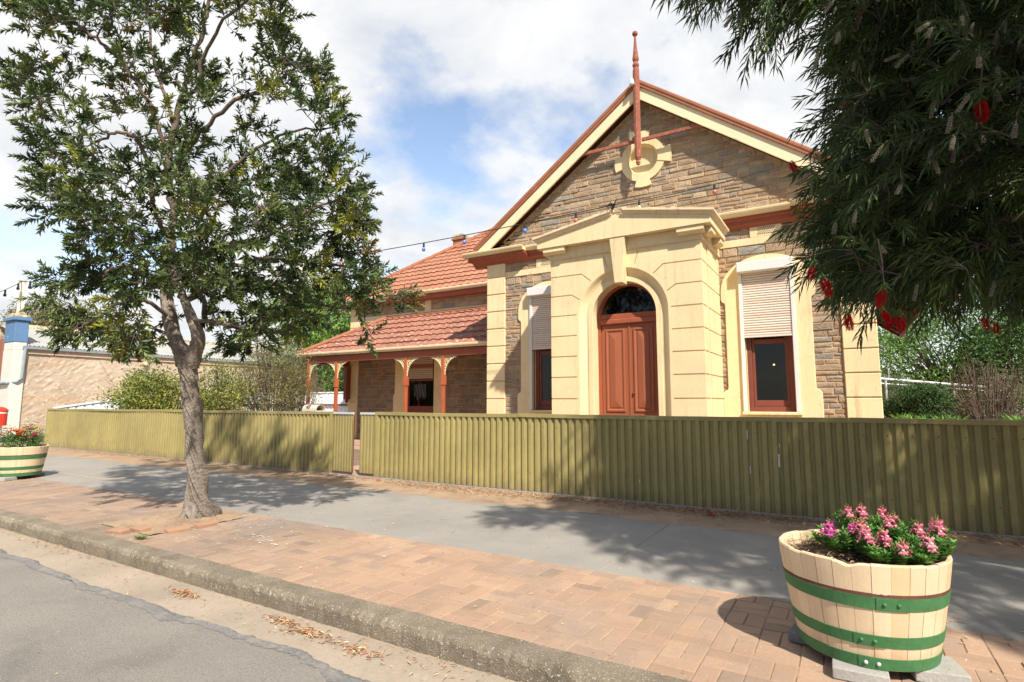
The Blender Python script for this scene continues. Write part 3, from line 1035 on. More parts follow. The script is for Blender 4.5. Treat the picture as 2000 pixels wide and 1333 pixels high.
# step ring: build as wedges
for k in range(nseg):
    a0 = 2 * PI * k / nseg; a1 = 2 * PI * (k + 1) / nseg
    am = math.degrees((a0 + a1) / 2) % 90
    ro = R2 if min(am, 90 - am) < 19 else R1
    pr = YW - (.070 if ro == R2 else .055)
    P = [(rc[0] + r * math.cos(a), rc[1] + r * math.sin(a)) for r, a in ((R0, a0), (ro, a0), (ro, a1), (R0, a1))]
    mb.prism(P, pr, YW + .12)
rn = sub(mb.build('gable_roundel', M_cream, house), house)
mb = MB()
ring = []
for r, y in ((.372, YW - .054), (.352, YW - .035), (.348, YW + .09), (.33, YW + .10), (.0, YW + .101)):
    for k in range(48):
        a = 2 * PI * k / 48
        ring.append((rc[0] + r * math.cos(a), y, rc[1] + r * math.sin(a)))
mb.add(ring, [(i * 48 + k, i * 48 + (k + 1) % 48, i * 48 + 48 + (k + 1) % 48, i * 48 + 48 + k) for i in range(4) for k in range(48)])
mb.build('niche', M_cream, rn)

# ---- windows with rendered surrounds and roller shutters
for wx, sd in WIN:
    mb = MB()
    out = []
    for k in range(25):
        a = PI * k / 24
        out.append((wx + .915 * math.cos(a), 3.78 + .78 * math.sin(a) ** .9))
    hole = [(wx - HW, 1.2), (wx - HW, 4.2), (wx + HW, 4.2), (wx + HW, 1.2)]
    left = [(wx - .915, 3.66), (wx - .90, 3.60), (wx - .84, 3.565), (wx - .83, 3.52), (wx - .83, 1.74), (wx - .84, 1.70), (wx - .90, 1.665), (wx - .935, 1.62), (wx - .935, .95)]
    right = [(2 * wx - x, z) for x, z in left][::-1]
    # two halves, so that each polygon is simple
    top = out                                   # right to left over the arch
    ptsL = [(wx, 4.56)] + [p for p in out if p[0] < wx - 1e-6] + left + [(wx - HW, .95), (wx - HW, 4.2), (wx, 4.2)]
    mb.prism(ptsL, YT - .015, YW + .05)
    ptsR = [(2 * wx - x, z) for x, z in ptsL][::-1]
    mb.prism(ptsR, YT - .0151, YW + .05)
    mb.box(wx - HW - .002, wx + HW + .002, YT - .014, YW + .05, .95, 1.165)
    mb.build('window_surround', M_cream, house, bevel=.012)
    # sill
    mb = MB(); mb.cbox(wx - HW - .10, wx + HW + .10, YT - .09, YW + .2, 1.166, 1.232, .012)
    mb.build('window_sill', M_cream, house)
    # reveal lining
    mb = MB()
    mb.box(wx - HW - .003, wx - HW + .018, YW + .051, YW + .30, 1.233, 4.197); mb.build('window_reveal', M_cream, house); mb = MB(); mb.box(wx + HW - .018, wx + HW + .003, YW + .051, YW + .30, 1.233, 4.197)
    mb.build('window_reveal', M_cream, house)
    mb = MB()
    fy = YW + .06
    x0, x1 = wx - .44, wx + .44
    mb.box(x0, x0 + .09, fy, fy + .1, 1.235, 4.18); mb.box(x1 - .09, x1, fy, fy + .1, 1.235, 4.18)
    mb.box(x0 + .09, x1 - .09, fy, fy + .1, 1.235, 1.34)
    wn = sub(mb.build('window', M_sash, house, bevel=.006), house)
    mb = MB()
    a0, a1 = x0 + .092, x1 - .092
    mb.box(a0, a0 + .055, fy + .03, fy + .08, 1.342, 2.80); mb.box(a1 - .055, a1, fy + .03, fy + .08, 1.342, 2.80)
    mb.box(a0 + .055, a1 - .055, fy + .03, fy + .08, 1.342, 1.47); mb.box(a0 + .055, a1 - .055, fy + .03, fy + .08, 2.66, 2.76)
    mb.box(a0, a1, fy + .06, fy + .09, 2.80, 4.17)
    mb.build('sash', M_sash, wn, bevel=.006)
    mb = MB(); mb.box(a0 + .05, a1 - .05, fy + .055, fy + .06, 1.46, 2.67); mb.build('glass', M_glass, wn)
    # roller shutter
    mb = MB()
    sy = YT - .018
    z = 2.83
    k = 0
    while z < 4.17:
        h = .052
        c = (1, 1, 1) if k % 6 not in (1, 2) else (1.0, .90, .87)
        ys = sy - .030
        mb.prism([(ys + .012, z + .003), (ys, z + .012), (ys - .004, z + h * .5), (ys, z + h - .010), (ys + .012, z + h - .002), (ys + .02, z + h - .002), (ys + .02, z + .003)], wx - .46, wx + .46, c, axis='x')
        z += h; k += 1
    mb.box(wx - .46, wx + .46, sy - .04, sy - .005, 2.79, 2.829)
    sh = sub(mb.build('roller_shutter', M_shut, house), house)
    mb = MB(); mb.cbox(wx - .545, wx + .545, sy - .20, sy, 4.175, 4.40, .02); mb.build('shutter_box', M_ga, sh)
    mb = MB(); mb.cbox(wx - .535, wx - .462, sy - .055, sy, 1.236, 4.172, .006); mb.build('guide_rail', M_ga, sh); mb = MB(); mb.cbox(wx + .462, wx + .535, sy - .055, sy, 1.236, 4.172, .006)
    mb.build('guide_rail', M_ga, sh)

# lamp burning inside the right-hand room
mb = MB(); mb.sphere((-1.50, 14.6, 2.32), .022, 12, 8); lb = sub(mb.build('room_lamp', M_lit, house, smooth=True), house)
mb = MB(); mb.tube([(-1.50, 14.6, 2.38), (-1.50, 14.6, 4.6)], .008, 5); mb.build('flex', M_black, lb)
# ---- porch
AC, RO, RI = 3.27, .97, .69
porch_y1 = 11.50


def arch_pts(r, n=28, z0=0.0):
    return [(HC + r, z0)] + [(HC + r * math.cos(PI * k / n), AC + r * math.sin(PI * k / n)) for k in range(n + 1)] + [(HC - r, z0)]


mb = MB()
ap = arch_pts(RO)
poly = [(PXL, 0)] + ap[::-1] + [(PXR, 0), (PXR, 4.62), (PXL, 4.62)]
mb.prism(poly, YP, porch_y1)
front = mb.build('porch_front', M_cream, house)
cuts = []
GW = .024


def cutter(poly, y0, y1):
    q = MB(); q.prism(poly, y0, y1)
    return q


def grooveline(a, b, y0=YP - .05, y1=YP + .024, w=GW):
    a = Vector((a[0], 0, a[1])); b = Vector((b[0], 0, b[1]))
    q = MB(); q.beam(a + Vector((0, (y0 + y1) / 2, 0)), b + Vector((0, (y0 + y1) / 2, 0)), y1 - y0, w, (1, 0, 0) if abs((b - a).z) > abs((b - a).x) else (0, 0, 1))
    return q


gz_ = [.57, 1.045, 1.505, 1.97, 2.42, 2.87, 3.32, 3.765, 4.205]
for z in gz_:
    for s in (-1, 1):
        if z < AC + .1:
            xi = HC + s * (RO + .055); kink = None
        elif z < 4:
            xi = HC + s * 1.14; ang = math.atan2(z - .10 - AC, 1.0); kink = (HC + s * (RO + .05) * math.cos(ang), AC + (RO + .05) * math.sin(ang))
        else:
            xi = HC + s * .90; kink = (HC + s * .68, AC + .76)
        xo = PXL - .05 if s < 0 else PXR + .05
        cuts.append(grooveline((xo, z), (xi, z)))
        if kink:
            cuts.append(grooveline((xi - s * .004, z + .004), kink, w=.02))
        # return round the outer flank of the front
        q = MB(); q.box(*((PXL - .05, PXL + .024) if s < 0 else (PXR - .024, PXR + .05)), YP + .03, porch_y1 + .05, z - GW / 2, z + GW / 2)
        cuts.append(q)
for s in (-1, 1):
    for a_ in (16.5,):
        a_ = math.radians(a_)
        cuts.append(grooveline((HC + s * 1.05 * math.sin(a_), AC + 1.05 * math.cos(a_)), (HC + s * 1.34 * math.sin(a_), AC + 1.34 * math.cos(a_)), w=.018))
dg = None
for q in cuts:
    c = q.build('cut', M_cream, house)
    md = front.modifiers.new('b', 'BOOLEAN'); md.operation = 'DIFFERENCE'; md.object = c; md.solver = 'EXACT'
    bpy.context.view_layer.update()
    ev = front.evaluated_get(bpy.context.evaluated_depsgraph_get())
    me = bpy.data.meshes.new_from_object(ev)
    front.modifiers.clear()
    front.data = me
    cm = c.data
    bpy.data.objects.remove(c); bpy.data.meshes.remove(cm)
front.data.name = 'porch_front'
# arch lining: cove, flat ring, reveal (swept along jambs and arch)
mb = MB()
prof = [(RO, YP + .001), (RO - .02, YP + .012), (RO - .075, YP + .075), (RO - .12, YP + .105), (.80, YP + .115), (.795, YP + .095), (RI + .005, YP + .095), (RI, YP + .10), (RI, YP + .50)]
path = arch_pts(1.0, 40, 0)
n = len(path)
vs = []
for i in range(n):
    for r, y in prof:
        if i == 0:
            x, z = HC + r, .0
        elif i == n - 1:
            x, z = HC - r, .0
        else:
            a = PI * (i - 1) / 40
            x, z = HC + r * math.cos(a), AC + r * math.sin(a)
        vs.append((x, y, z))
m_ = len(prof)
mb.add(vs, [(i * m_ + k, (i + 1) * m_ + k, (i + 1) * m_ + k + 1, i * m_ + k + 1) for i in range(n - 1) for k in range(m_ - 1)])
mb.build('arch_moulding', M_cream, house)
mb = MB(); mb.box(PXL + .3, PXR - .3, YP + .5005, YP + .55, 0, 4.6)   # closes the wall behind the arch lining
mb2 = MB()
pp = arch_pts(RI)
poly = [(PXL + .03, 0)] + pp[::-1] + [(PXR - .03, 0), (PXR - .03, 4.6), (PXL + .03, 4.6)]
mb2.prism(poly, porch_y1 + .001, porch_y1 + .06); mb2.build('porch_inner_wall', M_cream, house)
# side walls with matching courses
for s in (-1, 1):
    xo = PXL if s < 0 else PXR
    xi = xo - s * .3
    a, b = min(xo, xi), max(xo, xi)
    mb = MB()
    zz = [0] + gz_ + [4.62]
    mb.box(a + (.024 if s < 0 else 0), b - (.024 if s > 0 else 0), porch_y1 + .062, YW + .02, 0, 4.62)
    for p, q in zip(zz, zz[1:]):
        x_a, x_b = (xo, xo + .024) if s < 0 else (xo - .024, xo)
        mb.box(x_a, x_b, porch_y1 + .0615, YW - .002, p + GW / 2, q - GW / 2)
    mb.build('porch_side_wall', M_cream, house)
# entablature over the porch
mb = MB()
mb.box(PXL - .030, PXR + .030, YP - .030, YW - .03, 4.622, 4.845)
mb.build('porch_frieze', M_cream, house, bevel=.008)
mb = MB(); mb.box(PXL - .045, PXR + .045, YP - .045, YW - .04, 4.600, 4.621); mb.build('porch_bed_mould', M_creamworn, house)
OV = .235
fx0, fx1, fyy = PXL - OV, PXR + OV, YP - OV + .02
ped = MB()
ped.prism([(fx0, 4.845), (fx1, 4.845), (fx1, 4.985), (HC, 5.335), (fx0, 4.985)], fyy, fyy + .16)
ped.box(fx0, fx0 + .16, fyy + .16, YW - .44, 4.845, 4.985); ped.box(fx1 - .16, fx1, fyy + .16, YW - .44, 4.845, 4.985)
ped.box(fx0 + .16, fx1 - .16, fyy + .16, YW - .05, 4.846, 4.93)
pm = sub(ped.build('pediment', M_cream, house, bevel=.004), house)
# crown moulding, raking on the front and level along the sides
mb = MB()
sl_ = (5.335 - 4.985) / (HC - fx0)
def crown(x, z, k):
    # profile points out from face (o) and up (h)
    return [(0, 0), (.035, .012), (.045, .05), (.085, .065), (.085, .105), (-.10, .125)]
pr = crown(0, 0, 0)
def rake(xa, za, xb, zb, ea, eb):
    v = []
    for (x, z, e) in ((xa, za, ea), (xb, zb, eb)):
        for o_, h in pr:
            v.append((x + e * max(o_, 0), fyy - o_, z + h))
    m2 = len(pr)
    f = [(k, k + m2, (k + 1) % m2 + m2, (k + 1) % m2) for k in range(m2)] + [tuple(range(m2)), tuple(range(2 * m2 - 1, m2 - 1, -1))]
    return v, f
v, f = rake(fx0, 4.985, HC - .10, 5.335 - .10 * sl_, -1, 0); mb.add(v, f)
v, f = rake(HC + .16, 5.335 - .16 * sl_, fx1, 4.985, 0, 1); mb.add(v, f)
for xs2, e in ((fx1, 1), (fx0, -1)):
    v = []
    for (y, ee) in ((fyy, 1), (YW - .42, 0)):
        for o_, h in pr:
            v.append((xs2 + e * o_, y - ee * max(o_, 0), 4.985 + h))
    m2 = len(pr)
    mb.add(v, [(k, k + m2, (k + 1) % m2 + m2, (k + 1) % m2) for k in range(m2)] + [tuple(range(m2)), tuple(range(2 * m2 - 1, m2 - 1, -1))])
mb.build('crown_moulding', M_creamworn, pm)
# chipped render on top of the raking cornice
mb = MB()
for s in (-1, 1):
    mb = MB()
    for k in range(26):
        x = HC + s * (.12 + k * .072); z = 5.335 - abs(x - HC) * sl_ + .112
        mb.obox(Matrix.Translation((x, fyy + .03, z + random.uniform(-.005, .012))) @ Matrix.Rotation(s * math.atan(sl_) + random.uniform(-.1, .1), 4, 'Y'), .08, .18 + random.uniform(-.03, .03), .03 + .02 * random.random())
    mb.build('weathered_capping', M_cap, pm)
mb = MB()
for x0_, x1_ in ((PXL - .10, PXL + .42), (PXR - .42, PXR + .10)):
    mb = MB()
    mb.prism([(fyy + .03, 4.75), (fyy + .03, 4.843), (YP - .031, 4.843), (YP - .031, 4.70), (YP - .10, 4.70)], x0_, x1_, axis='x')
    mb.build('corbel', M_cream, pm, bevel=.004)
for y0_, y1_ in ((YP + .02, YP + .42), (YP + .95, YP + 1.30)):
    for s, xo in ((1, PXR), (-1, PXL)):
        P = [(xo + s * .031, 4.70), (xo + s * .10, 4.70), (xo + s * (OV - .03), 4.75), (xo + s * (OV - .03), 4.843), (xo + s * .031, 4.843)]
        mb = MB(); mb.prism(P if s > 0 else P[::-1], y0_, y1_); mb.build('corbel', M_cream, pm, bevel=.004)
# keystone
mb = MB()
kz0, kz1 = 3.89, 4.843
v = [(HC - .085, YP - .16, kz0), (HC + .085, YP - .16, kz0), (HC + .085, YP + .2, kz0), (HC - .085, YP + .2, kz0),
     (HC - .165, YP - .20, kz1), (HC + .165, YP - .20, kz1), (HC + .165, YP + .1, kz1), (HC - .165, YP + .1, kz1)]
mb.add(v, [(0, 3, 2, 1), (4, 5, 6, 7), (0, 1, 5, 4), (1, 2, 6, 5), (2, 3, 7, 6), (3, 0, 4, 7)])
mb.build('keystone', M_cream, house, bevel=.006)
mb = MB(); mb.prism([(fx0 + .1, 4.93), (fx1 - .1, 4.93), (HC, 5.30)], fyy + .161, YW - .02); mb.build('porch_roof', M_cap, house)
# ---- front door
DY = YP + .42
mb = MB()
mb.box(HC - RI - .02, HC - RI + .07, DY - .04, DY + .10, .10, AC + .12); mb.box(HC + RI - .07, HC + RI + .02, DY - .04, DY + .10, .10, AC + .12)
dframe = sub(mb.build('door_frame', M_terra, house, bevel=.006), house)
mb = MB(); mb.cbox(HC - RI + .071, HC + RI - .071, DY - .07, DY + .1, 3.10, 3.22, .02); mb.box(HC - RI + .071, HC + RI - .071, DY - .03, DY + .1, 3.221, 3.33)
mb.build('transom', M_terra, dframe, bevel=.008)
mb = MB()
vs = []
for k in range(33):
    a = PI * k / 32
    for r, y in ((RI + .01, DY - .03), (RI - .075, DY - .03), (RI - .095, DY + .01), (RI - .095, DY + .05)):
        vs.append((HC + r * math.cos(a), y, AC + .06 + max(0, r * math.sin(a)) * .985))
mb.add(vs, [(i * 4 + k, i * 4 + 4 + k, i * 4 + 5 + k, i * 4 + 1 + k) for i in range(32) for k in range(3)])
mb.build('fanlight_frame', M_terra, dframe)
mb = MB(); mb.prism([(HC + (RI - .05) * math.cos(PI * k / 32), AC + .06 + (RI - .05) * math.sin(PI * k / 32)) for k in range(33)], DY + .04, DY + .05)
mb.build('fanlight_glass', M_glass, dframe)
for s in (-1, 1):
    x0, x1 = (HC - RI + .072, HC - .004) if s < 0 else (HC + .004, HC + RI - .072)
    mb = MB(); mb.box(x0, x1, DY, DY + .05, .12, 3.098)
    leaf = sub(mb.build('door_leaf', M_door, house, bevel=.006), house)
    # raised and fielded panels
    for za, zb in ((1.26, 2.97), (.30, 1.05)):
        mb = MB()
        a, b = x0 + .125, x1 - .125
        def ringq(i0, y0, i1, y1):
            A = [(a + i0, y0, za + i0), (b - i0, y0, za + i0), (b - i0, y0, zb - i0), (a + i0, y0, zb - i0)]
            B = [(a + i1, y1, za + i1), (b - i1, y1, za + i1), (b - i1, y1, zb - i1), (a + i1, y1, zb - i1)]
            mb.add(A + B, [(0, 1, 5, 4), (1, 2, 6, 5), (2, 3, 7, 6), (3, 0, 4, 7)])
        ringq(-.035, DY - .001, -.025, DY - .025); ringq(-.025, DY - .025, .0, DY - .028); ringq(0, DY - .028, .022, DY - .008); ringq(.022, DY - .008, .05, DY - .004); ringq(.05, DY - .004, .058, DY - .018)
        w = (b - a) / 2
        i0 = .058; ap_ = w - .012
        A = [(a + i0, DY - .018, za + i0), (b - i0, DY - .018, za + i0), (b - i0, DY - .018, zb - i0), (a + i0, DY - .018, zb - i0)]
        B = [(a + ap_, DY - .042, za + i0 + (ap_ - i0) * 1.2), (b - ap_, DY - .042, za + i0 + (ap_ - i0) * 1.2), (b - ap_, DY - .042, zb - i0 - (ap_ - i0) * 1.2), (a + ap_, DY - .042, zb - i0 - (ap_ - i0) * 1.2)]
        mb.add(A + B, [(0, 1, 5, 4), (1, 2, 6, 5), (2, 3, 7, 6), (3, 0, 4, 7), (4, 5, 6, 7)])
        mb.build('door_panel', M_door, leaf)
    if s > 0:
        mb = MB(); mb.lathe([(.0, -.05), (.02, -.048), (.03, -.035), (.03, -.02), (.014, -.012), (.014, 0), (.034, 0)], (x0 + .09, DY - .002, 1.62), 14, 'y')
        mb.build('door_knob', M_rust, leaf, smooth=True)
        mb = MB(); mb.box(x0 - .012, x0 + .03, DY - .018, DY - .0005, .13, 3.09); mb.build('rebate_strip', M_door, leaf, bevel=.005)

# ================================================================== side wing
WY = 15.5
GX0 = -16.77
mb = MB()
mb.box(GX0, -13.90, WY, WY + .35, 0, 5.2); mb.box(-12.52, WXL, WY, WY + .35, 0, 5.2); mb.box(-13.90, -12.52, WY, WY + .35, 3.2, 5.2)
mb.box(-13.90, -12.52, WY, WY + .35, 0, .95)
mb.box(GX0, GX0 + .35, WY + .35, 23.4, 0, 5.2); mb.box(GX0 + .35, WXL, 23, 23.35, 0, 5.2)
wing = mb.build('wing_wall', M_mortar, house)
mb = MB()
stone_field(mb, GX0 + .5, WXL, .25, 4.50, WY, [(-14.35, -12.1, .3, 3.3)], hmin=.12, hmax=.22, dark=.72)  # lower stone coloured darker; verandah shade is put into its colour
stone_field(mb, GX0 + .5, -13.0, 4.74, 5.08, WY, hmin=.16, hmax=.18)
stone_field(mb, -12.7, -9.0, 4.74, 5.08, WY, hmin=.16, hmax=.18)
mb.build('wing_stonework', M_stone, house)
mb = MB()
mb.cbox(GX0 + .5, WXL, WY - .035, WY + .1, 4.52, 4.72, .008)
mb.cbox(-13.0, -12.7, WY - .034, WY + .1, 4.722, 5.1, .008)
mb.cbox(-9.22, -8.95, WY - .034, WY + .1, 4.722, 5.1, .008)
mb.build('wing_band', M_cream, house)
mb = MB()
for k in range(10):
    mb.cbox(GX0, GX0 + .5, WY - .05, WY + .3, .05 + k * .475 + .012, .05 + (k + 1) * .475 - .012, .012)
mb.box(GX0 + .01, GX0 + .49, WY - .025, WY + .3, 0, 4.82); mb.cbox(GX0, GX0 + .5, WY - .05, WY + .3, 4.815, 5.1, .01)
mb.build('wing_pilaster', M_cream, house)
# verandah window
mb = MB()
mb.prism([(-14.42, .3), (-13.9, .3), (-13.9, 3.2), (-12.52, 3.2), (-12.52, .3), (-12.05, .3), (-12.05, 3.02), (-12.3, 3.45), (-14.1, 3.45), (-14.35, 3.02), (-14.35, 1.75), (-14.42, 1.7)][::-1], WY - .04, WY + .05)
mb.build('wing_window_surround', M_cream, house)
mb = MB(); mb.box(-13.9, -13.72, WY + .05, WY + .12, .95, 3.2); mb.box(-12.60, -12.52, WY + .05, WY + .12, .95, 3.2); mb.box(-13.72, -12.6, WY + .05, WY + .12, .95, 1.30); mb.box(-13.72, -12.6, WY + .05, WY + .12, 2.2, 2.27)
ww = sub(mb.build('wing_window', M_sash, house), house)
mb = MB(); mb.box(-13.72, -12.6, WY + .09, WY + .10, 1.25, 2.25); mb.build('glass', M_glass, ww)
mb = MB()
for k in range(26):
    x = -13.5 + k * .021
    mb.tube([(x + .01 * math.sin(z * 9 + k), WY + .082, z) for z in np.linspace(1.5 + .2 * random.random(), 2.08, 7)], .006, 4)
mb.build('curtain', M_curt, ww)
mb = MB()
for k in range(12):
    z = 2.28 + k * .075
    mb.prism([(WY - .045, z), (WY - .06, z + .02), (WY - .06, z + .055), (WY - .045, z + .072), (WY - .03, z + .072), (WY - .03, z)], -13.86, -12.56, (.62, .55, .47) if k not in (5, 6) else (.42, .16, .11), axis='x')
mb.build('wing_roller_shutter', M_shut, house)
# verandah
VY, VX0 = 13.30, -17.02
mb = MB(); mb.box(VX0 + .1, WXL, VY + .1, WY, -.1, .05); mb.build('verandah_floor', M_yard, house)
mb = MB(); mb.box(VX0 + .15, WXL, VY + .10, VY + .20, 2.83, 3.06); mb.box(VX0 + .15, VX0 + .25, VY + .20, WY, 2.83, 3.06)
mb.build('verandah_beam', M_terra, house, bevel=.008)
mb = MB(); mb.box(VX0 + .26, WXL, VY + .21, WY - .06, 3.03, 3.05); mb.build('verandah_ceiling', M_creamworn, house)
def gutter(name, x0, x1, y, z, ret=None):
    q = MB()
    q.prism([(y, z + .115), (y - .012, z + .10), (y - .005, z + .055), (y + .02, z + .03), (y + .03, z), (y + .13, z), (y + .13, z + .10), (y + .01, z + .10)], x0, x1, axis='x')
    if ret:
        q.box(x0, x0 + .12, y + .001, ret, z + .001, z + .113)
    return q.build(name, M_creamworn, house)
gutter('verandah_gutter', VX0 - .05, WXL - .002, VY - .06, 3.065, WY)


def tile_roof(name, eave_y, eave_z, x0, x1, slope, rows, rise_dir=1, hip_l=None, mat=None, wave=.3, row=.41, amp=.022):
    """courses of interlocking tiles climbing towards +Y; hip_l: left edge moves right with each metre climbed"""
    c = math.cos(math.atan(slope)); s = math.sin(math.atan(slope))
    q = MB()
    for r in range(rows):
        d0 = r * row; d1 = d0 + row + .03
        y0 = eave_y + d0 * c; z0 = eave_z + d0 * s
        y1 = eave_y + d1 * c; z1 = eave_z + d1 * s
        xa = x0 + (d0 * c if hip_l else 0)
        nx = max(2, int((x1 - xa) / .042))
        ax = np.linspace(xa, x1, nx)
        vv = []
        wob = rng.normal() * .004
        for x in ax:
            t_ = (x / wave) % 1.0
            hgt = amp * (math.sin(2 * PI * t_) * .6 + (.7 if t_ < .16 else 0)) + .004 * math.sin(x * 2.1 + r)
            lift = .052 + wob
            zz0 = z0 + (hgt + lift) * c; yy0 = y0 - (hgt + lift) * s
            x_top = max(x, x0 + d1 * c) if hip_l else x
            vv += [(x, y0 + .002, z0 - .004), (x, yy0, zz0), (x_top, y1 - (hgt + .006) * s, z1 + (hgt + .006) * c)]
        cc = [tuple(np.array((1, 1, 1)) * (.93 + .13 * random.random())) for _ in range(80)]
        o = len(q.v)
        q.v += vv
        for i in range(len(ax) - 1):
            col = cc[int(ax[i] / wave) % 80]
            q.f += [(o + i * 3, o + i * 3 + 3, o + i * 3 + 4, o + i * 3 + 1), (o + i * 3 + 1, o + i * 3 + 4, o + i * 3 + 5, o + i * 3 + 2)]
            q.c += [col, col]; q.m += [0, 0]
    return q.build(name, mat or M_tile, house, fix=False)


vs_ = (4.56 - 3.13) / (WY - VY)
vrows = int((WY - VY) / math.cos(math.atan(vs_)) / .41) + 1
tile_roof('verandah_roof', VY - .02, 3.13, VX0 - .03, WXL, vs_, vrows, hip_l=True, mat=M_tilelich)
# hipped end of the verandah roof and its capping
mb = MB(); mb.add([(VX0 - .03, VY - .02, 3.14), (VX0 - .03, WY, 3.14), (VX0 + WY - VY, WY, 4.56)], [(0, 1, 2)]); mb.build('verandah_hip_end', M_tile, house)
mb = MB()
hp = [Vector((VX0 - .03 + t * (WY - VY + .02), VY - .02 + t * (WY - VY), 3.19 + t * 1.43)) for t in np.linspace(0, 1, 9)]
for a, b in zip(hp, hp[1:]):
    mb.tube([a, b + (b - a) * .12], [.085, .075], 10)
mb.build('verandah_hip_cap', M_cap_t, house)
mb = MB(); mb.tube([(hp[-1].x, WY - .03, 4.60), (WXL, WY - .03, 4.60)], .07, 8); mb.build('roof_flashing', M_cap_t, house)
# turned posts with cast iron lace
def bracket(x, y, z, sgn):
    q = MB()
    s_ = .46
    R = s_
    # frame along post and beam, then scrolls in the spandrel
    q.beam((x, y, z), (x + sgn * s_, y, z), .014, .016); q.beam((x, y, z), (x, y, z - s_ - .10), .014, .016, (1, 0, 0))
    arc = [(x + sgn * (s_ + .0 - R * math.sin(a)), y, z - (s_ + .10) + (s_ + .10) * math.cos(a)) for a in np.linspace(0, PI / 2, 12)]
    q.tube(arc, .014, 6)
    for i in range(6):
        for j in range(6):
            u = (i + .5) / 6 * s_; w = (j + .5) / 6 * (s_ + .10)
            if (1 - u / s_) ** 2 + (1 - w / (s_ + .10)) ** 2 < 1.04:
                continue
            r = .030 + .010 * ((i + j) % 2)
            ph = random.random() * 6
            pts = [(x + sgn * u + r * math.cos(ph + t), y + .004 * math.sin(3 * t), z - w + r * math.sin(ph + t)) for t in np.linspace(0, 5.2, 9)]
            q.tube(pts, .0125, 5)
    for k in range(9):
        p = arc[1 + k]
        q.sphere((p[0] + sgn * -.012, y, p[2] - .018), .026, 7, 5)
    return q
for k, x in enumerate((-16.62, -15.19, -12.02, -10.52)):
    mb = MB(); y = VY + .15
    mb.box(x - .07, x + .07, y - .07, y + .07, .05, 1.05)
    v0 = [(x - .07, y - .07), (x + .07, y - .07), (x + .07, y + .07), (x - .07, y + .07)]
    a = [(p, q, 1.05) for p, q in v0] + [(x + (p - x) * .72, y + (q - y) * .72, 1.12) for p, q in v0]
    mb.add(a, [(0, 1, 5, 4), (1, 2, 6, 5), (2, 3, 7, 6), (3, 0, 4, 7)])
    mb.box(x - .05, x + .05, y - .05, y + .05, 1.12, 1.95)
    mb.box(x - .068, x + .068, y - .068, y + .068, 1.95, 2.22)
    mb.box(x - .05, x + .05, y - .05, y + .05, 2.22, 2.829)
    ps = sub(mb.build('verandah_post', M_redwood, house, bevel=.01), house)
    for sgn in (-1, 1):
        if k == 0 and sgn < 0:
            continue
        bracket(x + sgn * .05, y, 2.815, sgn).build('lace_bracket', M_byel, ps)
mb = MB(); mb.box(GX0 - .02, GX0 + .14, WY - .28, WY - .06, 1.55, 2.83); mb.lathe([(.02, 1.40), (.06, 1.45), (.08, 1.55)], (GX0 + .06, WY - .17, 0), 10)
mb.build('wall_post', M_sash, house, bevel=.012)
mb = MB(); mb.lathe([(.0, -.10), (.07, -.09), (.11, -.05), (.12, 0), (.06, .03)], (-9.78, WY - .12, 2.88), 18, 'y')
lamp = sub(mb.build('porch_lamp', M_mail, house, smooth=True), house)
mb = MB(); mb.lathe([(.05, -.03), (.05, .11)], (-9.78, WY - .12, 2.88), 12, 'y'); mb.build('lamp_base', M_black, lamp)
# wing roof with hips
EY, EX0 = 15.06, -17.2
ws = .76
wrows = int(4.6 / math.cos(math.atan(ws)) / .41)
mb = MB(); mb.box(EX0 + .10, WXL, EY + .09, WY - .03, 5.10, 5.26); mb.box(EX0 + .10, EX0 + .25, WY - .03, 23.5, 5.10, 5.26); mb.build('wing_soffit', M_terra, house)
gutter('wing_gutter', EX0 - .04, WXL - .002, EY - .06, 5.262, 23.5)
tile_roof('wing_roof', EY - .02, 5.34, EX0 - .03, WXL + 1.5, ws, wrows, hip_l=True)
top_t = wrows * .41 * math.cos(math.atan(ws))
mb = MB(); ex = EX0 - .03; eyy = EY - .02
mb.add([(ex, eyy, 5.35), (ex, eyy + 2 * top_t, 5.35), (ex + top_t, eyy + top_t, 5.35 + top_t * ws)], [(0, 1, 2)])
mb.add([(ex, eyy + 2 * top_t, 5.35), (WXL + 2, eyy + 2 * top_t, 5.35), (WXL + 2, eyy + top_t, 5.35 + top_t * ws), (ex + top_t, eyy + top_t, 5.35 + top_t * ws)], [(0, 1, 2, 3)])
mb.build('wing_rear_roof', M_tile, house)
mb = MB()
hp = [Vector((ex + t * top_t, eyy + t * top_t, 5.39 + t * top_t * ws)) for t in np.linspace(0, 1, 16)]
for a, b in zip(hp, hp[1:]):
    mb.tube([a, b + (b - a) * .12], [.10, .088], 10)
mb.tube([hp[-1], (WXL + 2, hp[-1].y, hp[-1].z)], .095, 10)
mb.build('wing_hip_cap', M_cap_t, house)
# chimney
mb = MB(); cxh, cyh = -13.95, 18.95
mb.box(cxh - .26, cxh + .26, cyh - .26, cyh + .26, 7.2, 8.33); mb.box(cxh - .31, cxh + .31, cyh - .31, cyh + .31, 8.33, 8.42)
ch = sub(mb.build('chimney', M_cap_t, house, bevel=.01), house)
mb = MB(); mb.box(cxh - .27, cxh + .27, cyh - .27, cyh + .27, 8.421, 8.58); mb.build('chimney_cap', M_cap, ch, bevel=.02)
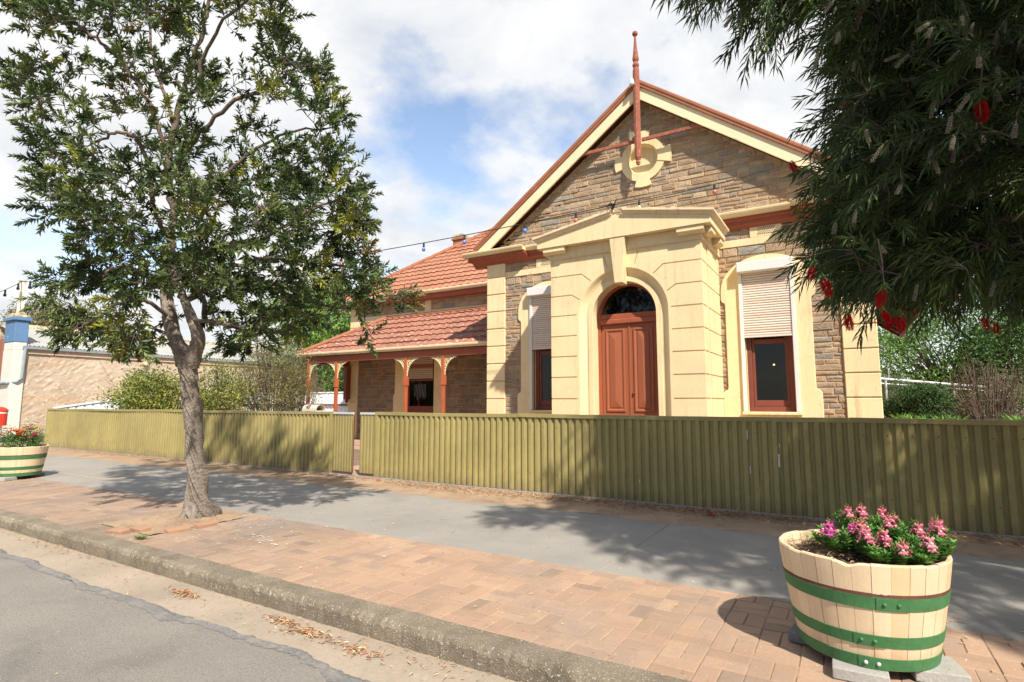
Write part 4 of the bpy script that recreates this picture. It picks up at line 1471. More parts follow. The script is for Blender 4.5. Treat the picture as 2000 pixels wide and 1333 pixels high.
# lean-to eave on the far right side of the house
mb = MB()
P = [(WXR + .001, 4.25), (1.42, 3.55), (1.42, 3.46), (WXR + .001, 4.16)]
mb.prism(P[::-1], 14.0, 20.3); le = sub(mb.build('side_eave', M_cap_t, house), house)
for k in range(9):
    mb = MB()
    y = 14.05 + k * .77
    mb.prism([(WXR + .002, 4.15), (1.38, 3.475), (1.38, 3.38), (WXR + .002, 4.03)][::-1], y, y + .07)
    mb.build('rafter', M_sash, le)
mb = MB(); mb.box(1.38, 1.43, 14.0, 20.3, 3.36, 3.458); mb.build('fascia', M_terra, le)
# ================================================================== street fence
FT, FB = 1.245, .04
PER, AMP = .118, .034


def corr_panel(x0, x1, z0, z1, y=FY, axis='x', amp=AMP, per=PER, thick=.0015, top=None):
    """corrugated sheet; flat pans and steep ribs"""
    q = MB()
    prof = [(0, 0), (.06, .12), (.16, .90), (.22, 1), (.58, 1), (.64, .90), (.74, .12), (.80, 0)]
    pts = []
    k = 0
    x = x0
    while x < x1:
        for t_, h in prof:
            xx = x + t_ * per
            if xx < x1:
                pts.append((xx, h * amp))
        x += per
    pts.append((x1, 0))
    v = []; colf = []; shade = 1.0; nxt = x0
    for xx, h in pts:
        zt = z1 if top is None else top(xx)
        if xx >= nxt:
            shade = .90 + .18 * random.random(); nxt = xx + .762; lap = .0025
        colf.append(shade)
        if axis == 'x':
            wv = .006 * math.sin(xx * 1.3) + .004 * math.sin(xx * 4.1); v += [(xx, y - h + wv, z0), (xx, y - h + wv * .4, zt)]
        else:
            v += [(y + h, xx, z0), (y + h, xx, zt)]
    for i in range(len(pts) - 1):
        c_ = colf[i]
        q.add([v[i * 2], v[i * 2 + 2], v[i * 2 + 3], v[i * 2 + 1]], [(0, 1, 2, 3)], (c_, c_ * .99, c_ * .97))
    return q


def fence_run(label, x0, x1, lpost, rpost, mat, seams=()):
    t = thing('corrugated_fence', label, 'fence', ((x0 + x1) / 2, FY, 0))
    corr_panel(x0, x1, FB, FT - .04).build('sheet', mat, t, fix=False)
    cuts_ = [x0] + list(seams) + [x1]
    for a, b in zip(cuts_, cuts_[1:]):
        mb = MB(); n_ = max(2, int((b - a) / .35)); vv = []
        za, zb = random.uniform(-.006, .006), random.uniform(-.006, .006)
        for k in range(n_ + 1):
            f = k / n_; x = a + .0008 + (b - a - .0016) * f
            dz = za + (zb - za) * f - .010 * 4 * f * (1 - f) * random.uniform(.6, 1.2); dy = random.uniform(-.002, .002) + .006 * math.sin(x * 1.3)
            vv += [(x, FY - .045 - dy, FT - .058 + dz), (x, FY + .045 - dy, FT - .058 + dz), (x, FY + .045 - dy, FT + dz), (x, FY - .045 - dy, FT + dz)]
        mb.add(vv, [(k * 4 + j, k * 4 + 4 + j, k * 4 + 4 + (j + 1) % 4, k * 4 + (j + 1) % 4) for k in range(n_) for j in range(4)] + [(0, 1, 2, 3), (n_ * 4 + 3, n_ * 4 + 2, n_ * 4 + 1, n_ * 4)])
        mb.build('top_rail', mat, t, bevel=.003)
    mb = MB()
    for z in (.28, 1.0):
        mb.box(x0, x1, FY + .018, FY + .058, z, z + .05)
    mb.build('back_rail', M_redwood, t)
    for x in (lpost, rpost):
        if x is not None:
            mb = MB(); mb.box(x - .028, x + .028, FY - .046, FY + .046, .0, FT + .001); mb.build('post', mat, t, bevel=.004)
    # screw heads
    mb = MB()
    x = x0 + PER * .47
    while x < x1:
        for z in (.30, 1.02):
            mb.sphere((x, FY - AMP - .001, z + .02), .007, 6, 4, (1, .6, 1))
        x += PER * 2
    mb.build('screws', M_rust, t)['kind'] = 'stuff'
    return t


fence_run('long olive corrugated steel fence left of the gate, behind the street tree', -22.2, -8.93, -22.17, -8.955, M_fence2 if False else M_fence, (-19.5, -15.2, -12.0))
right_fence = fence_run('long olive corrugated steel fence right of the gate, running in front of the porch', -7.73, 5.5, -7.70, None, M_fence, (-4.6, -.02, 2.6))


# pale scuffs scraped into the paint of the right-hand fence
def scuff(fence_obj, spots):
    q = MB()
    for (x, z, h, w) in spots:
        n_ = 9
        P = [(x + w * (.5 + .5 * random.random()), z + h * k / n_) for k in range(n_ + 1)] + [(x - w * (.4 + .6 * random.random()), z + h * k / n_) for k in range(n_, -1, -1)]
        q.add([(a, FY - AMP - .0125, b) for a, b in P], [tuple(range(len(P)))])
    q.build('paint_scuff', M_ga, fence_obj)


scuff(right_fence, [(-.80, .62, .16, .010), (-1.16, .95, .12, .007), (-1.14, .52, .10, .006), (-.79, .86, .05, .006), (-2.6, .30, .05, .006)])


def gate_leaf(label, x0, x1, hinge, ang):
    t = thing('gate', label, 'gate', (hinge, FY, 0))
    corr_panel(x0, x1, .085, FT - .05, per=.082, amp=.013).build('sheet', M_fence, t, fix=False)
    mb = MB(); mb.box(x0, x1, FY - .022, FY + .022, FT - .052, FT - .012); mb.build('cap', M_galv, t, bevel=.003)
    mb = MB(); mb.box(x0, x1, FY - .004, FY + .02, .06, .084); mb.box(x0, x0 + .03, FY + .002, FY + .03, .085, FT - .055); mb.box(x1 - .03, x1, FY + .002, FY + .03, .085, FT - .055)
    mb.build('frame', M_rust, t)
    t.rotation_euler.z = ang
    return t


gate_leaf('narrow olive corrugated gate leaf left of the gap, with pale steel cap', -8.90, -8.31, -8.90, math.radians(-3))
g2 = gate_leaf('narrower olive corrugated gate leaf right of the gap, with pale steel cap', -8.14, -7.76, -7.76, math.radians(2))
# letter box on the fence top, number 43
t = thing('letterbox', 'white barrel shaped letterbox numbered 43 on top of the olive fence', 'letterbox', (-9.62, FY + .02, FT))
bx0, bx1, by, bz, br = -9.86, -9.42, FY + .10, FT + .002, .105
mb = MB()
v = []
N_ = 16
for y_, rr in ((by - .16, br), (by + .17, br)):
    pass
# half-round shell lying along X, open at the right end
def shell(r, x0, x1):
    v = []
    for x in (x0, x1):
        for k in range(N_ + 1):
            a = PI * k / N_
            v.append((x, by + r * 1.1 * math.cos(a), bz + .012 + r * 1.15 * math.sin(a)))
    return v
vo = shell(br, bx0, bx1); vi = shell(br - .008, bx0 + .01, bx1)
m1 = N_ + 1
mb.add(vo, [(k, k + 1, k + 1 + m1, k + m1) for k in range(N_)])
mb.add(vi, [(k, k + 1, k + 1 + m1, k + m1) for k in range(N_)])
mb.add([vo[m1 + k] for k in range(m1)] + [vi[m1 + k] for k in range(m1)], [(k, k + 1, k + 1 + m1, k + m1) for k in range(N_)])
mb.add(vo[:m1], [tuple(range(m1))])
mb.build('shell', M_mail, t, smooth=False)
mb = MB(); mb.box(bx0, bx1 + .01, by - br * 1.1, by + br * 1.1, bz, bz + .012); mb.build('base', M_mail, t)
mb = MB(); mb.add([vi[m1 * 0 + k] for k in range(m1)], [tuple(range(m1))]); mb.build('inner_back', M_door, t)
cu = bpy.data.curves.new('house_number', 'FONT'); cu.body = '43'; cu.size = .125; cu.extrude = .001; cu.offset = .003; cu.align_x = 'CENTER'
tmp = bpy.data.objects.new('number_tmp', cu); COL.objects.link(tmp)
bpy.context.view_layer.update()
me = bpy.data.meshes.new_from_object(tmp.evaluated_get(bpy.context.evaluated_depsgraph_get()))
bpy.data.objects.remove(tmp)
# wrap the digits onto the curved shell
for vv in me.vertices:
    x, u, d = vv.co.x, vv.co.y, vv.co.z
    a = PI - math.radians(20) - (u / (br * 1.12))
    r_ = br + .0065 + d
    vv.co = (bx0 + .17 + x - t.location.x, by + r_ * 1.1 * math.cos(a) - t.location.y, bz + .012 + r_ * 1.15 * math.sin(a) - t.location.z)
me.materials.clear(); me.materials.append(M_black)
o = bpy.data.objects.new('house_number', me); COL.objects.link(o); o.parent = t

# ================================================================== festoon lights
t = thing('festoon_lights', 'black festoon cable with small coloured bulbs strung across the house front', 'string lights', tuple(atY(1203, 418, 10.72)))
A = Vector((HC - .05, 10.74, 5.52))
Bp = at(45, 549, 26.5)
Cp = at(1760, 246, 10.5)
def span(a, b, sag, n=40):
    return [a.lerp(b, i / n) - Vector((0, 0, sag * 4 * (i / n) * (1 - i / n))) for i in range(n + 1)]
left_span = span(A, Bp, .62, 70); right_span = span(A, Cp, .16, 40)
mb = MB(); mb.tube(left_span, .011, 6); mb.tube(right_span, .009, 6)
mb.tube(span(Bp, at(-60, 590, 22), .1, 12), .014, 5)
cab = mb.build('cable', M_black, t)
mb = MB()
for k in range(14):
    a = rng.normal(size=3) * .05
    mb.tube([A + Vector((0, 0, -.10)), A + Vector(a) + Vector((0, 0, -.03)), A + Vector((a[1], a[0], .02))], .008, 5)
mb.build('tie', M_black, t)
def bulb_at(px, spanpts, mat, k_, tilt=0.0, sc=1.0):
    best = min(spanpts, key=lambda p: abs((CX + FPX * ((p - CAMP).dot(RT)) / ((p - CAMP).dot(FW))) - px))
    c = best
    q = MB(); r = .030 * sc
    q.lathe([(.010, .0), (.018 * sc, -.01), (.020 * sc, -.075 * sc), (.016 * sc, -.085 * sc)], c, 10)
    b = sub(q.build('lamp_holder', M_black, t), t)
    q = MB(); q.lathe([(.014 * sc, -.085 * sc), (.026 * sc, -.10 * sc), (.034 * sc, -.125 * sc), (.030 * sc, -.148 * sc), (.016 * sc, -.162 * sc), (0, -.166 * sc)], c, 12)
    q.build('bulb', mat, b, smooth=True)
for px, m_ in ((1125, M_bred), (1012, M_bblue), (910, M_bblue), (820, M_bblue), (742, M_byel), (660, M_bred), (585, M_byel)):
    bulb_at(px, left_span, m_, 0, sc=1.35 if px > 700 else 1.6)
for px, m_ in ((1252, M_byel), (1396, M_bred)):
    bulb_at(px, right_span, m_, 0, sc=1.25)
sp2 = span(Bp, at(-60, 590, 22), .1, 30)
for px in (12, 35):
    bulb_at(px, sp2, M_black, 0, sc=1.9)
for px in (62, 125):
    bulb_at(px, left_span, M_black, 0, sc=2.2)
# ================================================================== barrel planters
def barrel(label, loc, group='half barrel planters on the pavement', notch=True, seed=1):
    rr = random.Random(seed)
    X, Y, Z = loc
    t = thing('barrel_planter', label, 'planter', loc, group)
    z0, z1 = .062, .60
    Rb, Rt = .335, .425
    ns = 30
    def Rz(z):
        u = (z - z0) / (z1 - z0)
        return Rb + (Rt - Rb) * (u * 1.25 - .25 * u * u)
    mb = MB()
    zs = [z0, .15, .25, .35, .45, .54, z1 - .008, z1]
    for k in range(ns):
        a0 = 2 * PI * k / ns; a1 = 2 * PI * (k + 1) / ns
        gap = .0006 + .0022 * (rr.random() < .2)
        dz = rr.uniform(-.004, .004)
        off = rr.uniform(-.0015, .0015)
        col = np.array((1, 1, 1)) * (.90 + .14 * rr.random())
        if rr.random() < .15:
            col = col * np.array((1, .93, .84))
        na = 3
        v = []
        for z in zs:
            R = Rz(z) + off
            zz = z + (dz if z >= z1 - .01 else 0)
            rin = R - .028
            if z == z1:
                R -= .006; rin += .006
            for j in range(na + 1):
                a = a0 + gap / R + (a1 - a0 - 2 * gap / R) * j / na
                notchz = 0
                if notch and z >= z1 - .01:
                    deg = math.degrees(a) % 360
                    notchz = -.018 * math.exp(-((deg - 262) / 4.5) ** 2)
                v.append((X + R * math.cos(a), Y + R * math.sin(a), Z + zz + notchz))
            for j in range(na, -1, -1):
                a = a0 + gap / R + (a1 - a0 - 2 * gap / R) * j / na
                notchz = 0
                if notch and z >= z1 - .01:
                    deg = math.degrees(a) % 360
                    notchz = -.018 * math.exp(-((deg - 262) / 4.5) ** 2)
                v.append((X + rin * math.cos(a), Y + rin * math.sin(a), Z + zz + notchz))
        m_ = 2 * (na + 1)
        f = []
        for i in range(len(zs) - 1):
            for j in range(m_):
                f.append((i * m_ + j, i * m_ + (j + 1) % m_, (i + 1) * m_ + (j + 1) % m_, (i + 1) * m_ + j))
        f += [tuple(range(m_ - 1, -1, -1)), tuple(range((len(zs) - 1) * m_, len(zs) * m_))]
        mb.add(v, f, tuple(col))
    mb.build('staves', M_stave, t)
    mb = MB(); mb.lathe([(Rz(z) - .012, z) for z in np.linspace(z0 + .01, z1 - .03, 8)], (X, Y, Z), 48, close=False); mb.build('barrel_core', M_raw, t)
    mb = MB(); mb.lathe([(0, z0 + .012), (Rb - .01, z0 + .012)], (X, Y, Z), 48, close=False); mb.build('barrel_bottom', M_raw, t)
    for i, (za, zb, ang) in enumerate(((.372, .437, 278), (.180, .240, 262), (.064, .124, 264))):
        q = MB()
        q.lathe([(Rz(za) + .0005, za), (Rz(za) + .0045, za + .001), (Rz(zb) + .0045, zb - .001), (Rz(zb) + .0005, zb)], (X, Y, Z), 72, close=False)
        # lapped end of the strap
        a0 = math.radians(ang)
        v = []
        for a in np.linspace(a0, a0 + .38, 10):
            for z, e in ((za, .0048), (za, .0078), (zb, .0078), (zb, .0048)):
                v.append((X + (Rz(z) + e) * math.cos(a), Y + (Rz(z) + e) * math.sin(a), Z + z))
        q.add(v, [(i_ * 4 + k, i_ * 4 + 4 + k, i_ * 4 + 5 + k, i_ * 4 + 1 + k) for i_ in range(9) for k in range(3)] + [(0, 1, 2, 3), (36, 39, 38, 37)])
        hoop = sub(q.build('hoop', M_hoop, t), t)
        q = MB()
        for da in (.09, .25):
            a = a0 + da; zc = (za + zb) / 2
            c = Vector((X + (Rz(zc) + .008) * math.cos(a), Y + (Rz(zc) + .008) * math.sin(a), Z + zc))
            q.sphere(c, .0105, 10, 6)
        q.build('rivets', M_galv if i == 2 else M_hoop, hoop, smooth=True)
    q = MB(); q.lathe([(Rz(.4395) + .0005, .4395), (Rz(.452) + .0012, .4395), (Rz(.455) + .0008, .455)], (X, Y, Z), 64, close=False); q.build('rust_line', M_rust, t)
    # soil
    q = MB(); rings = 10; seg = 40
    v = []
    for i in range(rings + 1):
        r = (Rt - .035) * i / rings
        for k in range(seg):
            a = 2 * PI * k / seg
            v.append((X + r * math.cos(a), Y + r * math.sin(a), Z + .545 + .015 * math.sin(r * 14 + a * 2) + rr.uniform(-.008, .008) + .02 * (1 - i / rings)))
    q.add(v, [(i * seg + k, i * seg + (k + 1) % seg, (i + 1) * seg + (k + 1) % seg, (i + 1) * seg + k) for i in range(rings) for k in range(seg)])
    q.build('soil', M_mulch, t)
    return t


PL = (0.0, 3.89, 0.0)
barrel('cream half barrel planter with green hoops and pink snapdragons, at the near right', PL)
PL2 = (-13.60, 4.42, 0.0)
barrel('cream half barrel planter with orange and pink flowers, far left by the footpath', PL2, seed=5)


def block(label, M, sx, sy, sz, mat):
    q = MB(); q.obox(M, sx, sy, sz)
    o = q.build('concrete_block', mat, bevel=.006)
    return tag(o, label, 'block', 'concrete blocks under the barrels')


RZ = lambda x, y, z, a: Matrix.Translation((x, y, z)) @ Matrix.Rotation(a, 4, 'Z')
block('flat grey concrete block under the front of the near barrel, at its foot', RZ(-.035, 3.60, .032, .03), .25, .24, .058, M_block)
block('flat grey concrete block under the right side of the near barrel', RZ(.30, 3.80, .032, .22), .24, .24, .058, M_block)
block('dark speckled concrete block under the shaded left side of the near barrel', RZ(-.295, 3.98, .032, -.15), .17, .26, .058, M_blockd)
block('concrete block under the far back of the near barrel', RZ(.03, 4.18, .032, .1), .25, .2, .058, M_blockd)
block('flat grey concrete block under the front of the far left barrel', RZ(-13.36, 4.16, .032, .45), .24, .24, .058, M_block)
block('grey concrete block behind, under the shaded back of the far left barrel', RZ(-13.68, 4.70, .032, .1), .25, .24, .058, M_blockd)
block('grey concrete block under the far side of the far left barrel by the kerb', RZ(-13.88, 4.3, .032, .1), .22, .24, .058, M_block)

# straw mulch on top of the near barrel's soil
n_ = 700
a = rng.random(n_) * 2 * PI; r = .37 * np.sqrt(rng.random(n_))
pal = np.array([(.42, .31, .19), (.30, .20, .12), (.50, .40, .27), (.20, .13, .08)])
P = np.c_[PL[0] + r * np.cos(a), PL[1] + r * np.sin(a), .567 + .012 * rng.random(n_) + .012 * (1 - r / .37)]
b = rng.random(n_) * 2 * PI
o = leaves_obj('straw_mulch', P, np.c_[np.cos(b), np.sin(b), rng.normal(size=n_) * .2], np.tile((0, 0, 1.0), (n_, 1)) + rng.normal(size=(n_, 3)) * .3,
               .02 + .05 * rng.random(n_), .003 + .005 * rng.random(n_), pal[rng.integers(0, 4, n_)], M_dead)
o['kind'] = 'stuff'


def floret(q, c, out, col, s=1.0):
    """one snapdragon flower: tube, two upper lobes, three lower lobes and a pale palate"""
    out = Vector(out).normalized()
    up = Vector((0, 0, 1)); side = out.cross(up)
    if side.length < .1:
        side = Vector((1, 0, 0))
    side.normalize(); up = side.cross(out).normalized()
    c = Vector(c)
    dk = tuple(x * .72 for x in col)
    def lobe(d0, d1, w, col_, curl=.3):
        b = c + out * .006 * s
        tip = b + (d0 * .020 + out * .006) * s
        end = tip + (d1 * .012) * s
        w_ = side * w * s if abs(d0.dot(side)) < .8 else up * w * s
        q.add([b - w_ * .35, b + w_ * .35, tip + w_, tip - w_, end + w_ * .55, end - w_ * .55, tip + out * .005 * s], [(0, 1, 6), (1, 2, 6), (0, 6, 3), (6, 2, 4), (6, 4, 5), (6, 5, 3)], col_)
    lobe((up * .9 + side * .45), (up * .6 + side * .5 - out * .5), .009, col)
    lobe((up * .9 - side * .45), (up * .6 - side * .5 - out * .5), .009, col)
    lobe((-up * .8 + side * .55 + out * .5), (-up * .6 + side * .5 - out * .2), .009, col)
    lobe((-up * .8 - side * .55 + out * .5), (-up * .6 - side * .5 - out * .2), .009, col)
    lobe((-up * .9 + out * .6), (-up * .8 - out * .1), .009, dk)
    q.sphere(c + out * .016 * s - up * .002 * s, .0065 * s, 6, 4, (1, 1, .8), (.95, .72, .55))
    q.tube([c - out * .012 * s, c + out * .010 * s], [.004 * s, .008 * s], 6, dk)


def snapdragon(x, y, z, h, spikes, pal, label, group, seed, lean=(0, 0), spread=.09):
    rr = random.Random(seed); rg = np.random.default_rng(seed)
    t = thing('snapdragon_plant', label, 'flowering plant', (x, y, z), group)
    st = MB(); P = []; D = []; L = []; C = []
    nst = 16
    tips = []
    for k in range(nst):
        a = 2 * PI * k / nst + rr.random(); sp_ = spread * (.25 + .9 * rr.random())
        hh = h * (.6 + .45 * rr.random())
        tip = Vector((x + lean[0] + sp_ * math.cos(a), y + lean[1] + sp_ * math.sin(a), z + hh))
        base = Vector((x + .02 * math.cos(a), y + .02 * math.sin(a), z))
        mid = base.lerp(tip, .5) + Vector((math.cos(a), math.sin(a), 0)) * .02
        st.tube([base, mid, tip], [.003, .0028, .0018], 5, (.10, .17, .04))
        tips.append((tip, a))
        nl = 54
        for i in range(nl):
            u = .12 + .88 * i / nl
            p = base.lerp(mid, u * 2) if u < .5 else mid.lerp(tip, u * 2 - 1)
            b = i * 2.4 + rr.random() * .6
            P.append(p); D.append((math.cos(b), math.sin(b), .35 + .5 * u + rr.uniform(-.2, .2)))
            L.append((.038 + .022 * rr.random()) * (1.15 - .45 * u))
            g_ = .75 + .5 * rr.random()
            C.append((.085 * g_, .20 * g_, .042 * g_) if rr.random() > .25 else (.14 * g_, .27 * g_, .055 * g_))
    P = np.array([tuple(p) for p in P]); D = np.array(D); n_ = len(P)
    leaves_obj('foliage', P, D, np.tile((0, 0, 1.0), (n_, 1)) + rg.normal(size=(n_, 3)) * .2, np.array(L), np.array(L) * .30, C, M_leaf2, t)
    st.build('stems', M_leaf2, t)
    tips.sort(key=lambda q_: -q_[0].z + .02 * rr.random())
    for k in range(spikes):
        tip, a = tips[k % len(tips)]
        q = MB(); col = pal[rr.randrange(len(pal))]
        nf = rr.randint(4, 7)
        for i in range(nf):
            b = i * 2.2 + rr.random(); hz_ = -.004 + .0075 * i
            c = tip + Vector((.012 * math.cos(b), .012 * math.sin(b), hz_))
            g_ = .85 + .3 * rr.random()
            floret(q, c, (math.cos(b), math.sin(b), .15), tuple(min(1, v * g_) for v in col), .85 + .3 * rr.random())
        for i in range(7):
            b = i * 2.4; hz_ = .0065 * nf + .006 * i
            q.sphere(tip + Vector((.007 * math.cos(b), .007 * math.sin(b), hz_)), .0058 - .0005 * i, 6, 4, (1, 1, 1.4), (.35, .30, .10) if i > 2 else (.55, .22, .18))
        q.build('flower_spike', M_petal, t)
    return t


PINK = [(.80, .24, .34), (.80, .28, .34), (.85, .36, .43), (.76, .20, .30)]
MAG = [(.74, .10, .42), (.80, .38, .62)]
GS = 'snapdragons in the near barrel'
sp_list = [(-.10, 3.80, .57, .150, 3, MAG, 'magenta and pale pink snapdragon at the left of the near barrel', (-.02, 0)),
           (.02, 3.99, .57, .215, 1, PINK, 'tall pink snapdragon at the back left of the near barrel', (-.02, .02)),
           (.03, 3.82, .57, .165, 2, PINK, 'pink snapdragon in the middle of the near barrel with drooping blooms', (0, -.02)),
           (.17, 4.02, .57, .205, 1, PINK, 'tall pink snapdragon at the back of the near barrel', (0, .02)),
           (.27, 3.93, .57, .185, 2, PINK, 'pink snapdragon at the right rim of the near barrel', (.03, 0)),
           (.12, 3.64, .57, .105, 2, PINK, 'low pink snapdragon at the front rim of the near barrel', (0, -.04)),
           (.25, 3.72, .57, .115, 1, PINK, 'low pink snapdragon at the front right rim of the near barrel', (.03, -.04)),
           (.15, 3.83, .57, .185, 1, PINK, 'leafy snapdragon in the centre of the near barrel with few blooms', (0, 0))]
sp_list += [(.30, 3.82, .57, .15, 1, PINK, 'leafy snapdragon against the right staves of the near barrel', (.02, 0)),
            (.08, 3.72, .57, .125, 2, PINK, 'small pink snapdragon in front of the central plants of the near barrel', (0, -.03)),
            (.09, 4.08, .57, .19, 2, PINK, 'pink snapdragon standing against the back rim of the near barrel', (0, 0))]
for i, (x, y, z, h, k, pal_, lab, ln) in enumerate(sp_list):
    snapdragon(x, y, z, h * .88, k, pal_, lab, GS, 40 + i, ln, .115 if h > .12 else .09)
# a pale seedling on the bare soil
n_ = 26
a = rng.random(n_) * 2 * PI
o = leaves_obj('seedling', np.c_[-.225 + rng.normal(size=n_) * .018, 3.96 + rng.normal(size=n_) * .02, .585 + .03 * rng.random(n_)], np.c_[np.cos(a), np.sin(a), .5 * rng.random(n_)],
               np.tile((0, 0, 1.0), (n_, 1)), .035 + .02 * rng.random(n_), .016, np.tile((.30, .36, .14), (n_, 1)) * (.7 + .5 * rng.random((n_, 1))), M_leaf2)
tag(o, 'small pale green seedling on the bare soil of the near barrel', 'seedling')


def bedding(x, y, z, pal, label, seed, nfl=16, h=.10, spread=.10):
    rr = random.Random(seed); rg = np.random.default_rng(seed)
    t = thing('bedding_plant', label, 'flowering plant', (x, y, z), 'bedding flowers in the far left barrel')
    n_ = 420
    q_ = rg.normal(size=(n_, 3)) * (spread * .55, spread * .55, h * .3)
    P = np.c_[x + q_[:, 0], y + q_[:, 1], z + h * .4 + q_[:, 2]]
    D = unit(n_); D[:, 2] = np.abs(D[:, 2])
    g_ = .7 + .6 * rg.random((n_, 1))
    leaves_obj('foliage', P, D, unit(n_), .045, .016, np.tile((.07, .15, .035), (n_, 1)) * g_, M_leaf2, t)
    for k in range(nfl):
        c = Vector((x + rr.gauss(0, spread * .55), y + rr.gauss(0, spread * .55), z + h * (.75 + .4 * rr.random())))
        q = MB(); col = pal[rr.randrange(len(pal))]
        for ring, (r, up_) in enumerate(((.048, .15), (.036, .45), (.022, .9))):
            for i in range(9 - ring * 2):
                b = 2 * PI * i / (9 - ring * 2) + ring
                d = Vector((math.cos(b), math.sin(b), up_)).normalized(); s_ = Vector((-math.sin(b), math.cos(b), 0))
                g2_ = .8 + .4 * rr.random()
                q.add([c, c + d * r * .7 + s_ * .018, c + d * r, c + d * r * .7 - s_ * .018], [(0, 1, 2), (0, 2, 3)], tuple(min(1, v * g2_) for v in col))
        q.build('bloom', M_petal, t)
    return t


OR = [(.85, .20, .02), (.80, .14, .02), (.88, .30, .03)]
bedding(-13.46, 4.30, .57, OR, 'orange marigolds at the front of the far left barrel', 71, 20, .30, .14)
bedding(-13.73, 4.22, .57, OR + [(.85, .55, .04)], 'orange and yellow marigolds at the left of the far left barrel', 72, 18, .32, .14)
bedding(-13.34, 4.52, .57, [(.82, .05, .30), (.85, .12, .42), (.5, .01, .04)], 'bright pink flowers at the right rim of the far left barrel', 73, 12, .24, .09)
bedding(-13.48, 4.60, .57, [(.85, .65, .08), (.85, .72, .2)], 'yellow flowers at the back of the far left barrel', 74, 12, .34, .11)
bedding(-13.68, 4.52, .57, [(.75, .03, .05), (.85, .45, .5), (.85, .8, .75)], 'red and white flowers at the back left of the far left barrel', 75, 14, .42, .12)
# ================================================================== trees
def inside(poly, x, y):
    c = False; j = len(poly) - 1
    for i in range(len(poly)):
        xi, yi = poly[i]; xj, yj = poly[j]
        if (yi > y) != (yj > y) and x < (xj - xi) * (y - yi) / (yj - yi + 1e-12) + xi:
            c = not c
        j = i
    return c


def edge_dist(poly, x, y):
    d = 1e9
    for i in range(len(poly)):
        ax, ay = poly[i - 1]; bx, by = poly[i]
        t = max(0, min(1, ((x - ax) * (bx - ax) + (y - ay) * (by - ay)) / ((bx - ax) ** 2 + (by - ay) ** 2 + 1e-9)))
        d = min(d, math.hypot(x - ax - t * (bx - ax), y - ay - t * (by - ay)))
    return d


def smooth_path(pts, n):
    """Catmull-Rom through (Vector, radius) pairs"""
    out = []
    P = [p for p, r in pts]; R = [r for p, r in pts]
    for i in range(len(P) - 1):
        p0 = P[max(i - 1, 0)]; p1 = P[i]; p2 = P[i + 1]; p3 = P[min(i + 2, len(P) - 1)]
        for k in range(n):
            t = k / n
            q = .5 * ((2 * p1) + (p2 - p0) * t + (2 * p0 - 5 * p1 + 4 * p2 - p3) * t * t + (-p0 + 3 * p1 - 3 * p2 + p3) * t ** 3)
            out.append((q, R[i] + (R[i + 1] - R[i]) * t))
    out.append((P[-1], R[-1]))
    return out


def bark_tube(mb, path, seg=40, flute=.10, twist=2.0, phase=0.0):
    prev = None
    v = []
    acc = 0
    for i, (p, r) in enumerate(path):
        d = path[min(i + 1, len(path) - 1)][0] - path[max(i - 1, 0)][0]
        d.normalize()
        if prev is None:
            u = d.cross(Vector((0, 1, 0))).normalized()
        else:
            u = (prev - d * prev.dot(d)).normalized()
        prev = u
        w = d.cross(u)
        if i:
            acc += (p - path[i - 1][0]).length
        for k in range(seg):
            a = 2 * PI * k / seg
            tw = a + twist * acc + phase
            m = 1 + flute * (.9 * math.sin(3 * tw + 1.3 * math.sin(acc * 2.3)) + .75 * math.sin(7 * tw + acc * 1.5 + 2 * math.sin(acc * 3)) + .55 * math.sin(13 * tw - acc * 3.0))
            m += flute * 1.0 * (.5 - abs(math.sin(8 * tw + 2.2 * math.sin(acc * 4.1)))) + flute * .6 * (.5 - abs(math.sin(14.5 * tw + 3.0 * math.sin(acc * 2.9 + 1))))
            m += rng.normal() * .024 + flute * .5 * math.sin(acc * 9 + a * 2)
            v.append(p + (u * math.cos(a) + w * math.sin(a)) * r * m)
    n = len(path)
    mb.add(v, [(i * seg + k, i * seg + (k + 1) % seg, (i + 1) * seg + (k + 1) % seg, (i + 1) * seg + k) for i in range(n - 1) for k in range(seg)])


# ------------------------------------------------------------------ street tree
D0 = 6.94
T1 = thing('street_tree', 'twisted grey trunked street tree with dark green crown, in the left pavement', 'tree', tuple(at(386, 1011, D0)))
PXM = D0 / FPX


def tp(x, y, dd=0.0):
    return at(x, y, D0 + dd)


trunk = [((389, 1022), 52), ((388, 1006), 41), ((386, 985), 31), ((385, 950), 25.5), ((383, 905), 23.5), ((379, 850), 22.5), ((375, 800), 23), ((372, 760), 22), ((368, 728), 23), ((363, 705), 25)]
mb = MB()
bark_tube(mb, smooth_path([(tp(x, y), r * PXM * (.64 if y < 960 else .74)) for (x, y), r in trunk], 26), 130, .125, 3.6)
